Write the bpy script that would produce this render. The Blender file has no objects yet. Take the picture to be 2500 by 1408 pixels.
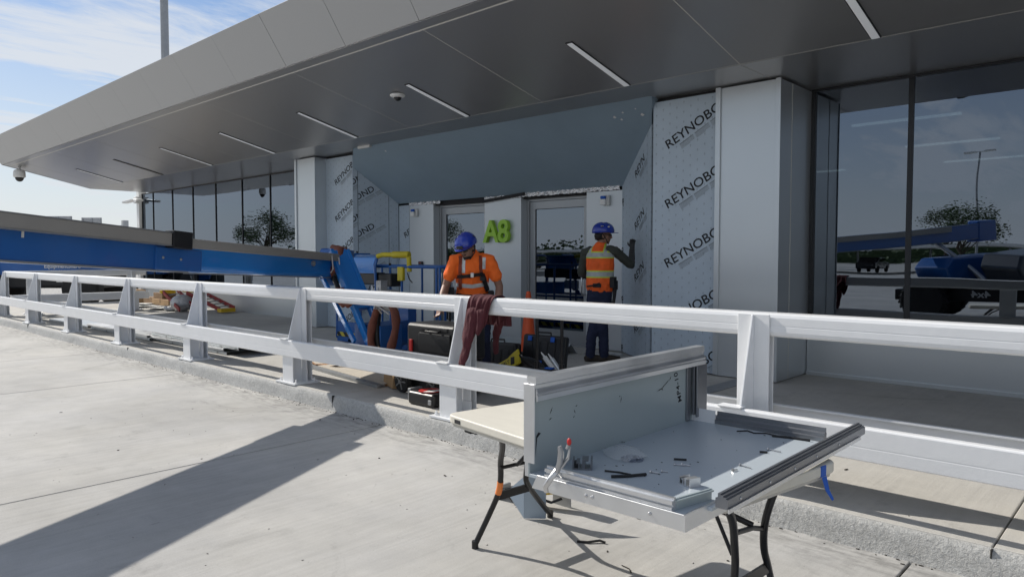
import bpy, bmesh, math, random
from mathutils import Vector, Matrix, Quaternion
from math import radians as RAD, pi, sin, cos
rnd = random.Random(7)
sc = bpy.context.scene
COL = sc.collection
# ---------------- camera ----------------
cd = bpy.data.cameras.new('camera'); cam = bpy.data.objects.new('camera', cd); COL.objects.link(cam)
cd.sensor_width = 36; cd.lens = 1760/2500*36; cd.clip_end = 3000; cd.clip_start = .05
cam.location = (0, 0, 1.52); cam.rotation_euler = (RAD(90-2.5376), 0, RAD(42.96))
sc.camera = cam
# ---------------- sky and sun ----------------
LDIR = Vector((1.36, .19, -1)).normalized()
sd = bpy.data.lights.new('sun', 'SUN'); sd.energy = 5.0; sd.angle = RAD(.53); sd.color = (1, .945, .86)
so = bpy.data.objects.new('sun', sd); COL.objects.link(so)
so.rotation_euler = LDIR.to_track_quat('-Z', 'Y').to_euler()
w = bpy.data.worlds.new('World'); sc.world = w; w.use_nodes = True
nt = w.node_tree; N = nt.nodes; L = nt.links; N.clear()
out = N.new('ShaderNodeOutputWorld'); bg = N.new('ShaderNodeBackground'); bg.inputs[1].default_value = .108
sky = N.new('ShaderNodeTexSky'); sky.sky_type = 'NISHITA'; sky.sun_disc = False
sky.sun_elevation = RAD(36.1); sky.sun_rotation = RAD(262); sky.air_density = 1.2; sky.dust_density = .25; sky.ozone_density = 3.0
tc = N.new('ShaderNodeTexCoord'); sep = N.new('ShaderNodeSeparateXYZ'); L.new(tc.outputs['Generated'], sep.inputs[0])
def wm(op, a, b=None, clamp=False):
    n = N.new('ShaderNodeMath'); n.operation = op; n.use_clamp = clamp
    for i, v in enumerate((a, b)):
        if v is None: continue
        if isinstance(v, (int, float)): n.inputs[i].default_value = v
        else: L.new(v, n.inputs[i])
    return n.outputs[0]
# clouds lie on a high flat layer: direction divided by its height
zc = wm('ADD', wm('MAXIMUM', sep.outputs[2], 0.0), .12)
cx_ = wm('DIVIDE', sep.outputs[0], zc); cy_ = wm('DIVIDE', sep.outputs[1], zc)
cmb = N.new('ShaderNodeCombineXYZ'); L.new(cx_, cmb.inputs[0]); L.new(cy_, cmb.inputs[1])
def wnoise(scale, det, rough, stretch, rot, dist=0.0):
    mp = N.new('ShaderNodeMapping'); mp.inputs['Rotation'].default_value = (0, 0, rot); mp.inputs['Scale'].default_value = stretch
    L.new(cmb.outputs[0], mp.inputs[0]); n = N.new('ShaderNodeTexNoise'); n.inputs['Scale'].default_value = scale
    n.inputs['Detail'].default_value = det; n.inputs['Roughness'].default_value = rough; n.inputs['Distortion'].default_value = dist
    L.new(mp.outputs[0], n.inputs['Vector']); return n.outputs[0]
n1 = wnoise(.9, 9, .6, (1, .5, 1), .5, .5); n2 = wnoise(2.6, 10, .7, (1, .32, 1), .8, 1.0)
cl = wm('ADD', wm('MULTIPLY', n1, .62), wm('MULTIPLY', n2, .38))
mr = N.new('ShaderNodeMapRange'); mr.interpolation_type = 'SMOOTHSTEP'; L.new(cl, mr.inputs[0]); mr.inputs[1].default_value = .40; mr.inputs[2].default_value = .56
hor = N.new('ShaderNodeMapRange'); L.new(sep.outputs[2], hor.inputs[0]); hor.inputs[1].default_value = .34; hor.inputs[2].default_value = .0; hor.inputs[3].default_value = 0; hor.inputs[4].default_value = .92
cov = wm('MAXIMUM', wm('MULTIPLY', mr.outputs[0], .88), hor.outputs[0], True)
mixc = N.new('ShaderNodeMix'); mixc.data_type = 'RGBA'; L.new(cov, mixc.inputs[0])
skm = N.new('ShaderNodeMix'); skm.data_type = 'RGBA'; skm.blend_type = 'MULTIPLY'; skm.inputs[0].default_value = 1; L.new(sky.outputs[0], skm.inputs[6]); skm.inputs[7].default_value = (.74, .80, .92, 1); L.new(skm.outputs[2], mixc.inputs[6])
mixc.inputs[7].default_value = (6.9, 7.2, 7.6, 1)
L.new(mixc.outputs[2], bg.inputs[0]); L.new(bg.outputs[0], out.inputs[0])
sc.view_settings.view_transform = 'Standard'; sc.view_settings.look = 'None'; sc.view_settings.gamma = 1
sc.view_settings.exposure = 0.0
sc.cycles.max_bounces = 8; sc.cycles.transparent_max_bounces = 12; sc.cycles.use_denoising = True

# ---------------- materials ----------------
MATS = {}
def mat(name, col, rough=.6, metal=0, nz=0, ns=4, bump=0, bs=40, spec=.5, stretch=(1,1,1), emit=None, rvar=0, coat=0, det=4, alpha=1):
    if name in MATS: return MATS[name]
    m = bpy.data.materials.new(name); m.use_nodes = True; t = m.node_tree; b = t.nodes['Principled BSDF']
    b.inputs['Base Color'].default_value = (*col, 1); b.inputs['Roughness'].default_value = rough; b.inputs['Metallic'].default_value = metal
    b.inputs['Specular IOR Level'].default_value = spec; b.inputs['Coat Weight'].default_value = coat; b.inputs['Alpha'].default_value = alpha
    if emit: b.inputs['Emission Color'].default_value = (*emit[0], 1); b.inputs['Emission Strength'].default_value = emit[1]
    if nz or bump or rvar:
        co = t.nodes.new('ShaderNodeTexCoord'); mp = t.nodes.new('ShaderNodeMapping'); mp.inputs['Scale'].default_value = stretch
        t.links.new(co.outputs['Object'], mp.inputs[0])
    if nz or rvar:
        n = t.nodes.new('ShaderNodeTexNoise'); n.inputs['Scale'].default_value = ns; n.inputs['Detail'].default_value = det+2; n.inputs['Roughness'].default_value = .62
        t.links.new(mp.outputs[0], n.inputs['Vector'])
    if nz:
        r = t.nodes.new('ShaderNodeMapRange'); t.links.new(n.outputs[0], r.inputs[0]); r.inputs[1].default_value = .25; r.inputs[2].default_value = .75
        r.inputs[3].default_value = 1-nz; r.inputs[4].default_value = 1+nz
        x = t.nodes.new('ShaderNodeVectorMath'); x.operation = 'SCALE'; x.inputs[0].default_value = col; t.links.new(r.outputs[0], x.inputs['Scale'])
        t.links.new(x.outputs[0], b.inputs['Base Color'])
    if rvar:
        r2 = t.nodes.new('ShaderNodeMapRange'); t.links.new(n.outputs[0], r2.inputs[0]); r2.inputs[1].default_value = .3; r2.inputs[2].default_value = .7
        r2.inputs[3].default_value = max(.02, rough-rvar); r2.inputs[4].default_value = rough+rvar; t.links.new(r2.outputs[0], b.inputs['Roughness'])
    if bump:
        n = t.nodes.new('ShaderNodeTexNoise'); n.inputs['Scale'].default_value = bs; n.inputs['Detail'].default_value = det
        t.links.new(mp.outputs[0], n.inputs['Vector']); bp = t.nodes.new('ShaderNodeBump'); bp.inputs['Strength'].default_value = 1; bp.inputs['Distance'].default_value = bump
        t.links.new(n.outputs[0], bp.inputs['Height']); t.links.new(bp.outputs[0], b.inputs['Normal'])
    MATS[name] = m; return m
class NG:
    "tiny node helper for custom materials"
    def __init__(s, name):
        s.m = bpy.data.materials.new(name); s.m.use_nodes = True; s.t = s.m.node_tree; s.b = s.t.nodes['Principled BSDF']; MATS[name] = s.m
        s.co = s.t.nodes.new('ShaderNodeTexCoord').outputs['Object']
    def new(s, k, **kw):
        n = s.t.nodes.new(k)
        for a, v in kw.items(): setattr(n, a, v)
        return n
    def lk(s, a, b): s.t.links.new(a, b)
    def math(s, op, a, b=None, c=None, clamp=False):
        n = s.new('ShaderNodeMath', operation=op); n.use_clamp = clamp
        for i, v in enumerate((a, b, c)):
            if v is None: continue
            if isinstance(v, (int, float)): n.inputs[i].default_value = v
            else: s.lk(v, n.inputs[i])
        return n.outputs[0]
    def noise(s, scale, det=4, rough=.6, stretch=(1,1,1), rot=(0,0,0), dist=0, vec=None):
        mp = s.new('ShaderNodeMapping'); mp.inputs['Scale'].default_value = stretch; mp.inputs['Rotation'].default_value = rot; s.lk(vec or s.co, mp.inputs[0])
        n = s.new('ShaderNodeTexNoise'); n.inputs['Scale'].default_value = scale; n.inputs['Detail'].default_value = det; n.inputs['Roughness'].default_value = rough; n.inputs['Distortion'].default_value = dist
        s.lk(mp.outputs[0], n.inputs['Vector']); return n.outputs[0]
    def rng(s, v, a, b, c, d, smooth=False):
        r = s.new('ShaderNodeMapRange'); s.lk(v, r.inputs[0])
        if smooth: r.interpolation_type = 'SMOOTHSTEP'
        for i, x in enumerate((a, b, c, d)): r.inputs[i+1].default_value = x
        return r.outputs[0]
    def mix(s, f, a, b):
        n = s.new('ShaderNodeMix', data_type='RGBA')
        if isinstance(f, (int, float)): n.inputs[0].default_value = f
        else: s.lk(f, n.inputs[0])
        for i, v in ((6, a), (7, b)):
            if isinstance(v, tuple): n.inputs[i].default_value = (*v, 1)
            else: s.lk(v, n.inputs[i])
        return n.outputs[2]
    def bump(s, h, dist, strength=1):
        b = s.new('ShaderNodeBump'); b.inputs['Distance'].default_value = dist; b.inputs['Strength'].default_value = strength; s.lk(h, b.inputs['Height']); s.lk(b.outputs[0], s.b.inputs['Normal'])
    def scale(s, col, f):
        x = s.new('ShaderNodeVectorMath', operation='SCALE')
        if isinstance(col, tuple): x.inputs[0].default_value = col
        else: s.lk(col, x.inputs[0])
        s.lk(f, x.inputs['Scale']); return x.outputs[0]

def concrete(name, base, broom=0, brot=0, speck=.5, stain=.12, bumpd=.0012, kerb=False):
    g = NG(name)
    big = g.noise(.55, 6, .6); mid = g.noise(3.2, 8, .65, dist=.3); fine = g.noise(160, 3, .6)
    f = g.math('ADD', g.rng(big, .3, .7, 1-stain, 1+stain), g.rng(mid, .3, .7, -.07, .07))
    f = g.math('ADD', f, g.rng(fine, .35, .65, -.06, .06))
    vo = g.new('ShaderNodeTexVoronoi'); vo.inputs['Scale'].default_value = 85; g.lk(g.co, vo.inputs['Vector'])
    sp = g.rng(vo.outputs['Distance'], .10, .18, 1-speck, 1)
    wv = g.noise(9, 3, .5); spm = g.rng(wv, .48, .62, 0, 1)
    sp2 = g.math('ADD', g.math('MULTIPLY', sp, spm), g.math('SUBTRACT', 1.0, spm))
    f = g.math('MULTIPLY', f, sp2)
    # worn patches, drips and faint tyre rubber
    pt = g.rng(g.noise(1.3, 7, .7, dist=1.2, rot=(0, 0, .7)), .56, .72, 1, .80, True); f = g.math('MULTIPLY', f, pt)
    dr_ = g.rng(g.noise(7, 5, .7, dist=.8), .66, .74, 1, .72, True); f = g.math('MULTIPLY', f, dr_)
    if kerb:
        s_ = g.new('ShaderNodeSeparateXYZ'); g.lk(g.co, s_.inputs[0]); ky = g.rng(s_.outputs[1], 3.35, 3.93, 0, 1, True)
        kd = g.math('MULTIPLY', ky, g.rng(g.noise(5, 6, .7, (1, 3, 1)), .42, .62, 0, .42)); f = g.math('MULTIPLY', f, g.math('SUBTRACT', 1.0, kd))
    h = g.math('ADD', g.math('MULTIPLY', fine, .5), g.math('MULTIPLY', g.noise(45, 4, .6), .8))
    if broom:
        br = g.noise(26, 4, .6, (1, .035, 1), (0, 0, brot)); f = g.math('ADD', f, g.rng(br, .35, .65, -broom, broom)); h = g.math('ADD', h, g.math('MULTIPLY', br, 1.6))
    tint = g.mix(g.rng(g.noise(.9, 5, .6, rot=(0,0,1)), .35, .65, 0, 1), base, tuple(c*k for c, k in zip(base, (.96, .97, 1.0))))
    g.lk(g.scale(tint, f), g.b.inputs['Base Color']); g.b.inputs['Roughness'].default_value = .85; g.b.inputs['Specular IOR Level'].default_value = .3
    g.bump(h, bumpd); return g.m
concrete('road_conc', (.435, .425, .400), .045, RAD(12), stain=.16, kerb=True)
concrete('walk_conc', (.485, .468, .43), .028, 0, .35, .10)
g = NG('kerb_face')
a = g.noise(38, 6, .7, dist=.5); b_ = g.noise(130, 3, .6); v = g.math('ADD', g.rng(a, .3, .7, .72, 1.12), g.rng(b_, .35, .65, -.12, .12))
v = g.math('MULTIPLY', v, g.rng(g.noise(1.2, 4, .6), .3, .7, .85, 1.1))
g.lk(g.scale((.50, .50, .485), v), g.b.inputs['Base Color']); g.b.inputs['Roughness'].default_value = .9; g.bump(g.math('ADD', a, g.math('MULTIPLY', b_, .3)), .012)
mat('far_conc', (.42, .41, .385), .9, nz=.12, ns=.25)
mat('joint_dark', (.035, .033, .03), .95)
mat('litter', (.03, .025, .02), .9)
# brushed aluminium composite cladding
def acm(name, col, rough, metal, rv=.05):
    g = NG(name)
    g.b.inputs['Metallic'].default_value = metal
    g.b.inputs['Base Color'].default_value = (*col, 1)
    g.b.inputs['Roughness'].default_value = rough
    return g.m
acm('soffit', (.34, .34, .345), .30, .55); acm('fascia', (.36, .365, .37), .36, .45)
acm('clad', (.60, .635, .66), .34, .62); acm('clad_dark', (.24, .255, .275), .38, .35); acm('wallgrey', (.58, .615, .64), .42, .4)
mat('seam', (.62, .61, .56), .7); mat('seam_dark', (.02, .02, .022), .8)
mat('white_paint', (.80, .81, .82), .30, 0, nz=.03, ns=5, bump=.0007, bs=30, coat=.2)
mat('blue_hdr', (.27, .355, .43), .42, .15, nz=.07, ns=1.5, bump=.002, bs=1.3)
mat('alu', (.72, .73, .74), .36, .85, nz=.06, ns=6, rvar=.08); mat('alu_dark', (.26, .27, .29), .36, .8, rvar=.08, ns=5, nz=.06)
mat('alu_face', (.40, .46, .47), .42, .25, nz=.04, ns=2, rvar=.05); mat('alu_floor', (.42, .47, .51), .34, .0, nz=.05, ns=1.5, rvar=.06)
mat('frame_alu', (.36, .375, .39), .42, .5); mat('mullion', (.03, .032, .036), .4, .4)
mat('black_plastic', (.012, .012, .013), .42, bump=.0006, bs=90); mat('black_metal', (.018, .018, .02), .38, .3); mat('rubber', (.018, .018, .018), .85, nz=.3, ns=8)
mat('lift_blue', (.012, .105, .36), .34, 0, nz=.06, ns=3, coat=.3); mat('lift_blue_in', (.015, .19, .58), .22, 0, nz=.04, ns=3, coat=.5)
mat('tray_grey', (.36, .34, .31), .55, .3, nz=.06, ns=3); mat('hose', (.17, .055, .035), .75, nz=.25, ns=12, bump=.004, bs=30)
mat('yellow', (.62, .50, .02), .45, nz=.08, ns=8); mat('yellow_tool', (.62, .40, .012), .4); mat('red', (.5, .02, .018), .45); mat('white', (.78, .78, .76), .45)
mat('steel', (.55, .55, .55), .3, .9); mat('galv', (.33, .34, .35), .5, .6, nz=.12, ns=5); mat('grey_mid', (.2, .2, .2), .6)
mat('green_sign', (.36, .66, .04), .45); mat('ink', (.015, .016, .02), .7); mat('ink_grey', (.20, .225, .25), .7)
mat('cardboard', (.42, .27, .14), .85, nz=.1, ns=6); mat('cardboard_dark', (.24, .15, .08), .85, nz=.1, ns=6); mat('plywood', (.55, .50, .42), .7, nz=.14, ns=3, stretch=(1, 7, 1)); mat('ply_edge', (.42, .22, .10), .8, nz=.25, ns=30, stretch=(1, 1, 8))
mat('ladder_red', (.28, .03, .028), .5); mat('plastic_wrap', (.5, .5, .5), .22, nz=.3, ns=10, bump=.02, bs=14, spec=.9)
mat('blue_tape', (.01, .10, .48), .6); mat('orange_tape', (.75, .22, .05), .6); mat('film_blue', (.30, .37, .45), .3, .2, nz=.03, ns=3)
mat('table_top', (.66, .63, .55), .55, nz=.06, ns=4, bump=.0008, bs=50, stretch=(1, 3, 1)); mat('table_side', (.52, .50, .45), .65, nz=.12, ns=9)
mat('cone_orange', (.75, .10, .02), .5, nz=.08, ns=6); mat('foil', (.75, .75, .76), .18, .95, bump=.02, bs=45); mat('soot', (.02, .02, .022), .8)
mat('skin', (.27, .145, .10), .55, nz=.08, ns=14); mat('hair', (.012, .009, .008), .7, bump=.003, bs=160); mat('shirt_orange', (1.0, .17, .02), .85, nz=.05, ns=7, bump=.022, bs=8)
mat('helmet_blue', (.012, .040, .36), .24, coat=.5); mat('jeans', (.012, .018, .05), .85, nz=.25, ns=12, bump=.02, bs=9); mat('boot', (.035, .026, .02), .75, nz=.3, ns=15)
mat('sleeve_olive', (.045, .050, .042), .85, nz=.1, ns=8, bump=.015, bs=9); mat('glove', (.05, .05, .052), .8); mat('strap_black', (.012, .012, .014), .7); mat('strap_red', (.25, .045, .02), .75)
mat('reflector', (.60, .62, .63), .35, .2); mat('lime', (.55, .75, .08), .7); mat('hoodie', (.075, .014, .020), .92, nz=.18, ns=10, bump=.012, bs=14)
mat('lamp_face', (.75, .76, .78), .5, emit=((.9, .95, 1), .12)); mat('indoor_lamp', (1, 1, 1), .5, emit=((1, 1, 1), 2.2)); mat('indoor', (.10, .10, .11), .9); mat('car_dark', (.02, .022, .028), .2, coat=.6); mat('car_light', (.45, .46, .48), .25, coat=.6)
mat('bark', (.07, .055, .04), .9); mat('leaf', (.05, .085, .03), .7, nz=.4, ns=3); mat('grass', (.06, .09, .03), .9, nz=.3, ns=2)
mat('clear_bag', (.75, .78, .8), .12, spec=.9, alpha=.30, bump=.004, bs=60); mat('screws', (.30, .34, .42), .35, .7, nz=.5, ns=180, bump=.01, bs=180)
mat('cover_navy', (.022, .03, .045), .3, coat=.3)
mat('zinc', (.45, .46, .47), .4, .8, nz=.2, ns=12); mat('sign_back', (.40, .41, .42), .6, .3, nz=.08, ns=1); mat('label_white', (.7, .7, .68), .6)
# hazard stripes (yellow / black diagonals across x and z)
g = NG('hazard'); sp_ = g.new('ShaderNodeSeparateXYZ'); g.lk(g.co, sp_.inputs[0])
d_ = g.math('ADD', g.math('ADD', sp_.outputs[0], sp_.outputs[1]), sp_.outputs[2]); fr = g.math('FRACT', g.math('MULTIPLY', d_, 5.2))
g.lk(g.mix(g.math('GREATER_THAN', fr, .5), (.015, .015, .015), (.62, .52, .05)), g.b.inputs['Base Color']); g.b.inputs['Roughness'].default_value = .6
# protective film printed with rows of small arrows
def filmmat(name, col, horiz):
    g = NG(name); s_ = g.new('ShaderNodeSeparateXYZ'); g.lk(g.co, s_.inputs[0]); hx = s_.outputs[horiz]; hz = s_.outputs[2]
    px_, pz_ = .092, .115
    cu = g.math('MULTIPLY', hx, 1/px_); ci = g.math('FLOOR', cu); fu = g.math('SUBTRACT', g.math('FRACT', cu), .5)
    cv = g.math('ADD', g.math('MULTIPLY', hz, 1/pz_), g.math('MULTIPLY', ci, .5)); fv = g.math('SUBTRACT', g.math('FRACT', cv), .5)
    au = g.math('ABSOLUTE', g.math('MULTIPLY', fu, px_)); av = g.math('MULTIPLY', fv, pz_)
    stem = g.math('MULTIPLY', g.math('LESS_THAN', au, .0032), g.math('LESS_THAN', g.math('ABSOLUTE', av), .017))
    headw = g.math('SUBTRACT', .017, av)   # triangle head pointing up
    head = g.math('MULTIPLY', g.math('LESS_THAN', au, g.math('MULTIPLY', headw, .75)), g.math('GREATER_THAN', av, .0))
    m = g.math('MULTIPLY', g.math('MAXIMUM', stem, head), .42, clamp=True)
    n = g.rng(g.noise(1.7, 5, .6), .3, .7, .93, 1.06)
    g.lk(g.mix(m, g.scale(col, n), (.13, .16, .20)), g.b.inputs['Base Color']); g.b.inputs['Roughness'].default_value = .42; g.b.inputs['Metallic'].default_value = .1
    g.bump(g.noise(2, 3, .5), .006, .6); return g.m
filmmat('film_x', (.47, .55, .63), 0); filmmat('film_y', (.44, .52, .60), 1)
# window glass: a smoked pane that mirrors the yard
def glass(name, tint, refl, trans):
    m = bpy.data.materials.new(name); m.use_nodes = True; t = m.node_tree; t.nodes.clear(); MATS[name] = m
    o = t.nodes.new('ShaderNodeOutputMaterial'); gl = t.nodes.new('ShaderNodeBsdfGlossy'); gl.inputs['Roughness'].default_value = .0; gl.inputs['Color'].default_value = (*tint, 1)
    tr = t.nodes.new('ShaderNodeBsdfTransparent'); tr.inputs['Color'].default_value = (*trans, 1)
    lw = t.nodes.new('ShaderNodeFresnel'); lw.inputs['IOR'].default_value = 1.9; r = t.nodes.new('ShaderNodeMapRange'); t.links.new(lw.outputs[0], r.inputs[0]); r.inputs[1].default_value = 0; r.inputs[2].default_value = 1; r.inputs[3].default_value = refl; r.inputs[4].default_value = 1
    co = t.nodes.new('ShaderNodeTexCoord'); n = t.nodes.new('ShaderNodeTexNoise'); n.inputs['Scale'].default_value = .9; n.inputs['Detail'].default_value = 1; t.links.new(co.outputs['Object'], n.inputs['Vector'])
    bp = t.nodes.new('ShaderNodeBump'); bp.inputs['Distance'].default_value = .0035; t.links.new(n.outputs[0], bp.inputs['Height']); t.links.new(bp.outputs[0], gl.inputs['Normal'])
    mx = t.nodes.new('ShaderNodeMixShader'); t.links.new(r.outputs[0], mx.inputs[0]); t.links.new(tr.outputs[0], mx.inputs[1]); t.links.new(gl.outputs[0], mx.inputs[2]); t.links.new(mx.outputs[0], o.inputs[0]); return m
glass('pane_glass', (.62, .71, .84), .175, (.16, .19, .20)); glass('car_glass', (.8, .85, .9), .15, (.06, .07, .08))

# ---------------- mesh helpers ----------------
OFF = {}
def woff(o):
    v = Vector((0, 0, 0))
    while o: v += o.location; o = o.parent
    return v
class MB:
    def __init__(s): s.v = []; s.f = []; s.mi = []; s.cur = 0
    def add(s, vs, fs, T=None):
        k = len(s.v)
        s.v += [T @ Vector(p) if T else Vector(p) for p in vs]
        s.f += [tuple(i+k for i in f) for f in fs]; s.mi += [s.cur]*len(fs); return s
    def box(s, x0, x1, y0, y1, z0, z1, T=None):
        return s.add([(x0,y0,z0),(x1,y0,z0),(x1,y1,z0),(x0,y1,z0),(x0,y0,z1),(x1,y0,z1),(x1,y1,z1),(x0,y1,z1)],
                     [(0,3,2,1),(4,5,6,7),(0,1,5,4),(1,2,6,5),(2,3,7,6),(3,0,4,7)], T)
    def cbox(s, c, d, T=None):
        return s.box(c[0]-d[0]/2, c[0]+d[0]/2, c[1]-d[1]/2, c[1]+d[1]/2, c[2]-d[2]/2, c[2]+d[2]/2, T)
    def beam(s, a, b, wd, ht, up=(0,0,1), e0=0, e1=0):
        "rectangular bar from a to b, wd sideways, ht along up"
        a = Vector(a); b = Vector(b); d = (b-a).normalized(); a = a-d*e0; b = b+d*e1; up = Vector(up)
        r = d.cross(up)
        if r.length < 1e-4: r = d.cross(Vector((1, 0, 0)))
        r.normalize(); u = r.cross(d).normalized()
        vs = [p+r*sx*wd/2+u*sz*ht/2 for p in (a, b) for sx, sz in ((-1,-1),(1,-1),(1,1),(-1,1))]
        return s.add(vs, [(0,1,2,3),(7,6,5,4),(0,4,5,1),(1,5,6,2),(2,6,7,3),(3,7,4,0)])
    def prism(s, poly, axis, a, b, T=None):
        "poly of 2-D points swept along axis between a and b ('x': (y,z); 'y': (x,z); 'z': (x,y))"
        def q(p, t): return {'x': (t, p[0], p[1]), 'y': (p[0], t, p[1]), 'z': (p[0], p[1], t)}[axis]
        n = len(poly); vs = [q(p, a) for p in poly]+[q(p, b) for p in poly]
        fs = [tuple(range(n))[::-1], tuple(range(n, 2*n))]+[(i, (i+1) % n, n+(i+1) % n, n+i) for i in range(n)]
        return s.add(vs, fs, T)
    def tube(s, pts, r, n=10, caps=True, T=None, flat=1.0, up=None):
        pts = [Vector(p) for p in pts]; m = len(pts)
        rs = r if isinstance(r, (list, tuple)) else [r]*m
        vs = []; prev = None
        for i, p in enumerate(pts):
            t = (pts[min(i+1, m-1)]-pts[max(i-1, 0)]).normalized()
            if prev is None:
                a = Vector(up) if up else (Vector((0, 0, 1)) if abs(t.z) < .9 else Vector((1, 0, 0)))
            else: a = prev
            a = (a-t*a.dot(t)).normalized(); prev = a; b = t.cross(a)
            rr = rs[i]; ra, rb = rr if isinstance(rr, (list, tuple)) else (rr, rr*flat)
            for k in range(n):
                th = 2*pi*k/n; vs.append(p+a*cos(th)*ra+b*sin(th)*rb)
        fs = [(i*n+k, i*n+(k+1) % n, (i+1)*n+(k+1) % n, (i+1)*n+k) for i in range(m-1) for k in range(n)]
        if caps: fs += [tuple(range(n))[::-1], tuple(range((m-1)*n, m*n))]
        return s.add(vs, fs, T)
    def limb(s, pts, rs, n=14, up=None):
        "tube with rounded ends, for bodies"
        P_ = [Vector(p) for p in pts]; R_ = [r if isinstance(r, (tuple, list)) else (r, r) for r in rs]
        d0 = (P_[0]-P_[1]).normalized(); d1 = (P_[-1]-P_[-2]).normalized()
        a = [(P_[0]+d0*min(R_[0])*k, (R_[0][0]*q, R_[0][1]*q)) for k, q in ((.95, .3), (.8, .6), (.45, .88))]
        b = [(P_[-1]+d1*min(R_[-1])*k, (R_[-1][0]*q, R_[-1][1]*q)) for k, q in ((.45, .88), (.8, .6), (.95, .3))]
        L_ = a+list(zip(P_, R_))+b
        return s.tube([x[0] for x in L_], [x[1] for x in L_], n, up=up)
    def ell(s, c, r, T=None, nu=16, nv=10):
        vs = [(c[0], c[1], c[2]+r[2])]; 
        for i in range(1, nv):
            ph = pi*i/nv
            for k in range(nu): vs.append((c[0]+r[0]*sin(ph)*cos(2*pi*k/nu), c[1]+r[1]*sin(ph)*sin(2*pi*k/nu), c[2]+r[2]*cos(ph)))
        vs.append((c[0], c[1], c[2]-r[2])); e = len(vs)-1
        fs = [(0, 1+k, 1+(k+1) % nu) for k in range(nu)]
        fs += [(1+i*nu+k, 1+(i+1)*nu+k, 1+(i+1)*nu+(k+1) % nu, 1+i*nu+(k+1) % nu) for i in range(nv-2) for k in range(nu)]
        fs += [(e, 1+(nv-2)*nu+(k+1) % nu, 1+(nv-2)*nu+k) for k in range(nu)]
        return s.add(vs, fs, T)
    def lathe(s, prof, c=(0,0,0), n=24, axis='z', T=None):
        vs = []; 
        for r, h in prof:
            for k in range(n):
                a = 2*pi*k/n; x, y = r*cos(a), r*sin(a)
                p = {'z': (x, y, h), 'y': (x, h, y), 'x': (h, x, y)}[axis]; vs.append((p[0]+c[0], p[1]+c[1], p[2]+c[2]))
        m = len(prof); fs = [(i*n+k, i*n+(k+1) % n, (i+1)*n+(k+1) % n, (i+1)*n+k) for i in range(m-1) for k in range(n)]
        fs += [tuple(range(n))[::-1], tuple(range((m-1)*n, m*n))]
        return s.add(vs, fs, T)
    def build(s, name, m, parent=None, bevel=0, smooth=False, seg=2, ang=40, remesh=0, sm=0):
        off = woff(parent) if parent else Vector((0, 0, 0))
        me = bpy.data.meshes.new(name); me.from_pydata([p-off for p in s.v], [], s.f)
        for x in (m if isinstance(m, (list, tuple)) else [m]): me.materials.append(MATS[x] if isinstance(x, str) else x)
        if len(me.materials) > 1:
            for p_, i in zip(me.polygons, s.mi): p_.material_index = i
        bm = bmesh.new(); bm.from_mesh(me); bmesh.ops.recalc_face_normals(bm, faces=bm.faces)
        if smooth:
            for f in bm.faces: f.smooth = True
            for e in bm.edges:
                if len(e.link_faces) == 2 and e.calc_face_angle(0) > RAD(ang): e.smooth = False
        bm.to_mesh(me); bm.free()
        o = bpy.data.objects.new(name, me); COL.objects.link(o)
        if parent: o.parent = parent
        if bevel:
            b = o.modifiers.new('bevel', 'BEVEL'); b.width = bevel; b.segments = seg; b.limit_method = 'ANGLE'; b.angle_limit = RAD(35); b.harden_normals = False
        if remesh:
            r = o.modifiers.new('r', 'REMESH'); r.mode = 'VOXEL'; r.voxel_size = remesh; r.use_smooth_shade = True
            q = o.modifiers.new('s', 'SMOOTH'); q.factor = .6; q.iterations = sm or 4
            dg = bpy.context.evaluated_depsgraph_get(); dg.update(); ev = bpy.data.meshes.new_from_object(o.evaluated_get(dg))
            for p_ in ev.polygons: p_.use_smooth = True
            o.modifiers.clear(); old = o.data; o.data = ev; ev.name = name
            if not len(ev.materials): ev.materials.append(MATS[m])
        return o
def tag(o, label, cat, group=None, kind=None):
    if label: o['label'] = label
    if cat: o['category'] = cat
    if group: o['group'] = group
    if kind: o['kind'] = kind
    return o
def thing(name, label, cat, loc=(0,0,0), group=None):
    o = bpy.data.objects.new(name, None); COL.objects.link(o); o.location = loc; o.empty_display_size = .2
    return tag(o, label, cat, group)
def struct(o): o['kind'] = 'structure'; return o
def text_mesh(name, body, m, parent, M4, size=.1, sx=1.0, ext=.001, clips=(), align='LEFT', bold=0.0, shear=0, spacing=1.0, extra=None):
    "lettering as a mesh: M4 maps the text plane (x right, y up, z out) to the world"
    cu = bpy.data.curves.new(name, 'FONT'); cu.body = body; cu.size = size; cu.extrude = ext; cu.offset = bold; cu.shear = shear; cu.space_character = spacing; cu.align_x = align; cu.resolution_u = 3
    t = bpy.data.objects.new(name, cu); COL.objects.link(t); dg = bpy.context.evaluated_depsgraph_get(); dg.update()
    me = bpy.data.meshes.new_from_object(t.evaluated_get(dg)); bpy.data.objects.remove(t); bpy.data.curves.remove(cu)
    bm = bmesh.new(); bm.from_mesh(me)
    if extra:
        for (x0, x1, y0, y1) in extra:
            vs = [bm.verts.new((x/sx, y, ext)) for x, y in ((x0,y0),(x1,y0),(x1,y1),(x0,y1))]; bm.faces.new(vs)
    off = woff(parent) if parent else Vector((0,0,0))
    bmesh.ops.transform(bm, matrix=Matrix.Translation(-off) @ M4 @ Matrix.Diagonal((sx, 1, 1, 1)), verts=bm.verts)
    for co, no in clips:
        bmesh.ops.bisect_plane(bm, geom=bm.verts[:]+bm.edges[:]+bm.faces[:], plane_co=Vector(co)-off, plane_no=Vector(no), clear_outer=True)
    bm.to_mesh(me); bm.free(); me.materials.clear(); me.materials.append(MATS[m])
    o = bpy.data.objects.new(name, me); COL.objects.link(o); o.parent = parent; me.name = name
    return o
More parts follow.
